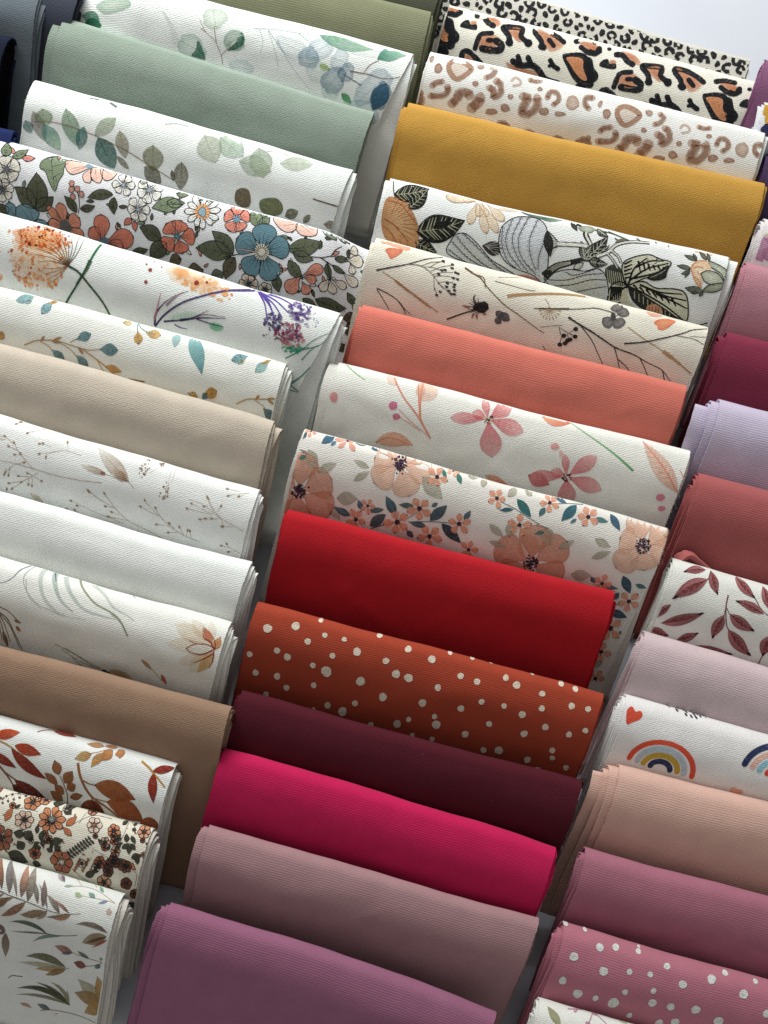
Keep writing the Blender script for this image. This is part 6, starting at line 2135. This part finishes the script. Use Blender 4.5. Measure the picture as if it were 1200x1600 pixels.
fab('ditsy', 'white folded fabric with outlined coral, blue and white flowers', 'L', (6, 220), (583, 384), (228, 230, 232), droop=(0, 0.16), wav=1.3, hi=[1, 2, 0, 0], T=0.022)
fab('meadow', 'white folded fabric with orange dandelion and purple watercolour flowers', 'L', (-25, 326), (533, 491), WHITE, hi=[1, 6, 4, 10, 12], layers=5, T=0.028, H=0.2, tail=0.06, cut=0.22)
fab('teal_sprigs', 'off-white folded fabric with small teal and ochre leaf sprigs', 'L', (-95, 421), (450, 569), (231, 233, 226), wav=1.3, hi=[2, 5, 9, 12], T=0.027)
fab('beige', 'plain beige folded fabric with stepped layers at its right end', 'L', (-115, 506), (432, 658), (194, 183, 168), hi=[3, 9, 7, 13, 15], layers=5, T=0.03, wav=1.6, mat=TER)
fab('grass_sprigs', 'white folded fabric with fine brown grass sprigs', 'L', (-140, 606), (407, 767), (234, 236, 234), hi=[2, 5, 4, 8, 10, 9, 13], layers=7, wav=1.3, T=0.03)
fab('plain_white', 'plain white unprinted folded fabric', 'L', (-155, 724), (393, 879), (234, 237, 234), hi=[2, 4, 7, 6, 10, 12, 11], layers=7, wav=1.5, T=0.03)
fab('lily', 'white folded fabric with orange lily and pale grey grasses', 'L', (-185, 816), (362, 974), (233, 234, 228), hi=[3, 6, 5, 9, 11, 12, 14], layers=7, T=0.033, wav=1.4)
fab('tan', 'plain tan brown folded fabric', 'L', (-185, 960), (364, 1105), (150, 122, 102), hi=[0, -1, -2, -2], H=0.22, mat=TER)
fab('rust_leaves', 'white folded fabric with rust brown leaves', 'L', (-265, 1041), (278, 1193), (232, 235, 232), hi=[-2, 2, 4, 5, 6, 7, 8], layers=7, T=0.031, inner=(206, 202, 195))
fab('ditsy_orange', 'cream folded fabric with dense small orange flowers', 'L', (-300, 1154), (242, 1293), (228, 224, 208), hi=[2, 4, 6, 8, 9, 10, 11], layers=7, T=0.032, inner=(206, 202, 195))
fab('foliage', 'white folded fabric with brown autumn foliage, front of left row', 'L', (-345, 1244), (196, 1396), (230, 233, 228), hi=[2, 5, 9, 12, 15, 16, 17], layers=7, T=0.034, a1=41, inner=(206, 202, 195))

# middle row
fab('leopard_small', 'grey beige folded fabric with small black leopard spots, backmost of middle row', 'M', (706, -36), (1170, 96), (202, 200, 190), a1=33, H=0.16, T=0.020)
fab('leopard_big', 'cream folded fabric with big black and orange leopard spots', 'M', (703, 11), (1180, 130), (236, 233, 220), a1=34, H=0.17, T=0.021, bow=0.0005)
fab('leopard_brown', 'white folded fabric with soft brown leopard spots', 'M', (674, 84), (1192, 210), (234, 235, 231), bow=0.002, hi=[5, 6, 6, 6])
fab('mustard', 'plain mustard yellow folded fabric', 'M', (641, 163), (1191, 290), (194, 148, 68), lo=[4, 4, 9, 8], mat=TER, wav=1.3)
fab('botanical', 'white folded fabric with black engraved leaves and pumpkins', 'M', (611, 282), (1137, 404), (233, 236, 234), hi=[11, 10, 4, 3], lo=[5, 4, 2, 2], wav=1.5)
fab('twigs', 'cream folded fabric with thin black twigs and orange blossoms', 'M', (589, 375), (1104, 511), (232, 228, 213), lo=[3, 4, 4, 4], hi=[-2, -2, -2, -2], wav=1.2)
fab('coral', 'plain coral ribbed folded fabric', 'M', (569, 477), (1070, 604), (210, 118, 104), mat=RIB, lo=[2, 4, 5, 5])
fab('pink_flowers', 'white folded fabric with sparse pink five petal flowers', 'M', (531, 567), (1075, 705), (238, 238, 231), lo=[12, 11, 5, 4])
fab('peach_floral', 'white folded fabric with peach blossoms and dark teal leaves', 'M', (479, 671), (1043, 825), (232, 229, 222), H=0.205, lo=[2, 3, 3, 3], wav=1.3, cut=0.04)
fab('red', 'plain deep red folded fabric', 'M', (450, 796), (960, 925), (176, 28, 38), lo=[-2, -2, -2, -2], mat=JER)
fab('rust_dots', 'rust orange folded fabric with cream dots', 'M', (405, 939), (942, 1083), (160, 66, 46), mat=RIB, lo=[0, -1, -2, -1])
fab('burgundy', 'plain dark burgundy folded fabric', 'M', (377, 1079), (906, 1219), (80, 27, 38), mat=JER)
fab('magenta', 'plain bright magenta ribbed folded fabric', 'M', (352, 1169), (869, 1324), (196, 32, 86), mat=RIB, bow=0.003)
fab('taupe', 'plain mauve taupe ribbed folded fabric in front of the magenta one', 'M', (329, 1289), (839, 1434), (166, 130, 134), mat=RIB, lo=[9, 8, 3, 2], T=0.022)
fab('orchid', 'plain orchid purple ribbed folded fabric, front of middle row', 'M', (268, 1410), (775, 1579), (150, 98, 124), mat=RIB, lo=[8, 8, 13, 12], H=0.20, bow=0.004)

# right row
fab('plum_purple', 'plum purple folded fabric at right edge beside the leopard prints', 'R', (1193, 96), (1730, 230), (138, 92, 124), lo=[2, 2, 3, 3, 2], layers=5, T=0.03, mat=RIB)
fab('yellow_print', 'navy and yellow printed folded fabric, sliver at right edge', 'R', (1191, 163), (1730, 300), (226, 228, 232), lo=[4, 3, 1, 0])
fab('dark_violet', 'dark violet folded fabric at right edge beside the mustard one', 'R', (1204, 238), (1740, 375), (84, 68, 102), lo=[2, 4, 5, 6])
fab('pink_wash', 'white folded fabric with pink watercolour patches at right edge', 'R', (1192, 345), (1730, 485), (228, 224, 224), lo=[4, 3, 2, 1], T=0.03)
fab('rose_pink', 'plain dusty pink folded fabric at right edge, above the berry one', 'R', (1163, 411), (1700, 548), (190, 136, 148), lo=[2, 3, 5, 6], T=0.03, mat=JER)
fab('berry', 'plain berry red ribbed folded fabric at right edge', 'R', (1134, 519), (1670, 660), (130, 50, 72), lo=[3, 8, 7, 10], T=0.028, mat=RIB)
fab('lavender', 'pale lavender ribbed folded fabric with stepped folds', 'R', (1121, 624), (1660, 765), (200, 190, 212), lo=[13, 12, 29, 27], layers=4, T=0.034, mat=RIB)
rose = fab('dusty_rose', 'plain dusty rose ribbed folded fabric with spiral end', 'R', (1089, 739), (1630, 880), (168, 92, 92), lo=[0, 1, 2, 3, 4, 6, 7], layers=7, T=0.036, mat=RIB)
fab('burgundy_leaves', 'white folded fabric with burgundy watercolour leaves', 'R', (1050, 873), (1590, 1025), (231, 232, 226), lo=[-1, 0, 0, 1, 2, 2, 3, 3], layers=8, T=0.037, a0=-8)
fab('pale_mauve', 'plain pale mauve ribbed folded fabric', 'R', (1006, 984), (1545, 1150), (206, 186, 190), lo=[0, 1, 2, 2, 4, 5, 5], layers=7, T=0.036, mat=RIB)
fab('rainbow', 'white folded fabric with rainbows and a red heart', 'R', (976, 1083), (1515, 1235), (234, 233, 232), lo=[1, 2, 4, 5, 6, 7], layers=6, T=0.033)
fab('blush', 'plain blush pink folded fabric with many layers at its left end', 'R', (965, 1194), (1500, 1330), (216, 178, 164), lo=[10, 9, 22, 21, 34, 32], layers=6, T=0.030, mat=RIB)
fab('dusky_mauve', 'plain dusky mauve ribbed folded fabric at right, below the blush one', 'R', (914, 1324), (1450, 1466), (168, 108, 126), lo=[1, 3, 4, 5], T=0.028, mat=RIB)
fab('mauve_dots', 'mauve pink folded fabric with white dots', 'R', (878, 1440), (1415, 1592), (180, 114, 130), lo=[0, 2, 2, 3, 5, 6, 7], layers=7, T=0.034, mat=RIB)
fab('blossom', 'white folded fabric with faint pink and olive sprigs at bottom edge', 'R', (843, 1558), (1385, 1712), (231, 233, 226), lo=[0, 1, 2, 2, 3, 4], T=0.036, layers=6)


# a corner of the dusty rose fabric turned up behind the burgundy leaf print
def turned_corner(b):
    path = smooth_open(np.array([at(1054, 886, .112), at(1066, 876, .119), at(1081, 868, .123), at(1098, 881, .119), at(1120, 899, .110)]), 22)
    n, m = len(path), 11
    t = np.linspace(0, 1, n)
    rad = 0.0075 - 0.002 * t
    d = np.gradient(path, axis=0)
    d /= np.linalg.norm(d, axis=1)[:, None]
    side = np.cross(d, [0, 0, 1.0])
    side /= np.linalg.norm(side, axis=1)[:, None]
    up = np.cross(side, d)
    th = np.linspace(-1, 1, m)
    yy = 0.25 - np.sqrt(th ** 2 + 0.015) * 2.0                      # a rounded tent
    ring = np.concatenate([np.stack([th, yy], -1), np.stack([0.84 * th, yy - 0.2], -1)[::-1]])
    P = path[:, None] + rad[:, None, None] * (ring[None, :, :1] * side[:, None] + 1.25 * ring[None, :, 1:] * up[:, None])
    loc = P - b.origin
    L = np.stack([loc[..., 0] * b.X[0] + loc[..., 1] * b.X[1], loc[..., 0] * b.Y[0] + loc[..., 1] * b.Y[1], loc[..., 2]], -1)
    uv = np.stack([np.broadcast_to(t[:, None] * .05, L.shape[:2]), np.broadcast_to(np.linspace(0, .04, 2 * m)[None], L.shape[:2])], -1)
    root = next(o for o in bpy.data.objects if o.get('label', '').startswith('plain dusty rose'))
    mat = bpy.data.materials['dusty_rose_knit']
    link('turned_corner', grid_mesh('turned_corner', L, uv, mat, closed=True), root)


turned_corner(rose)
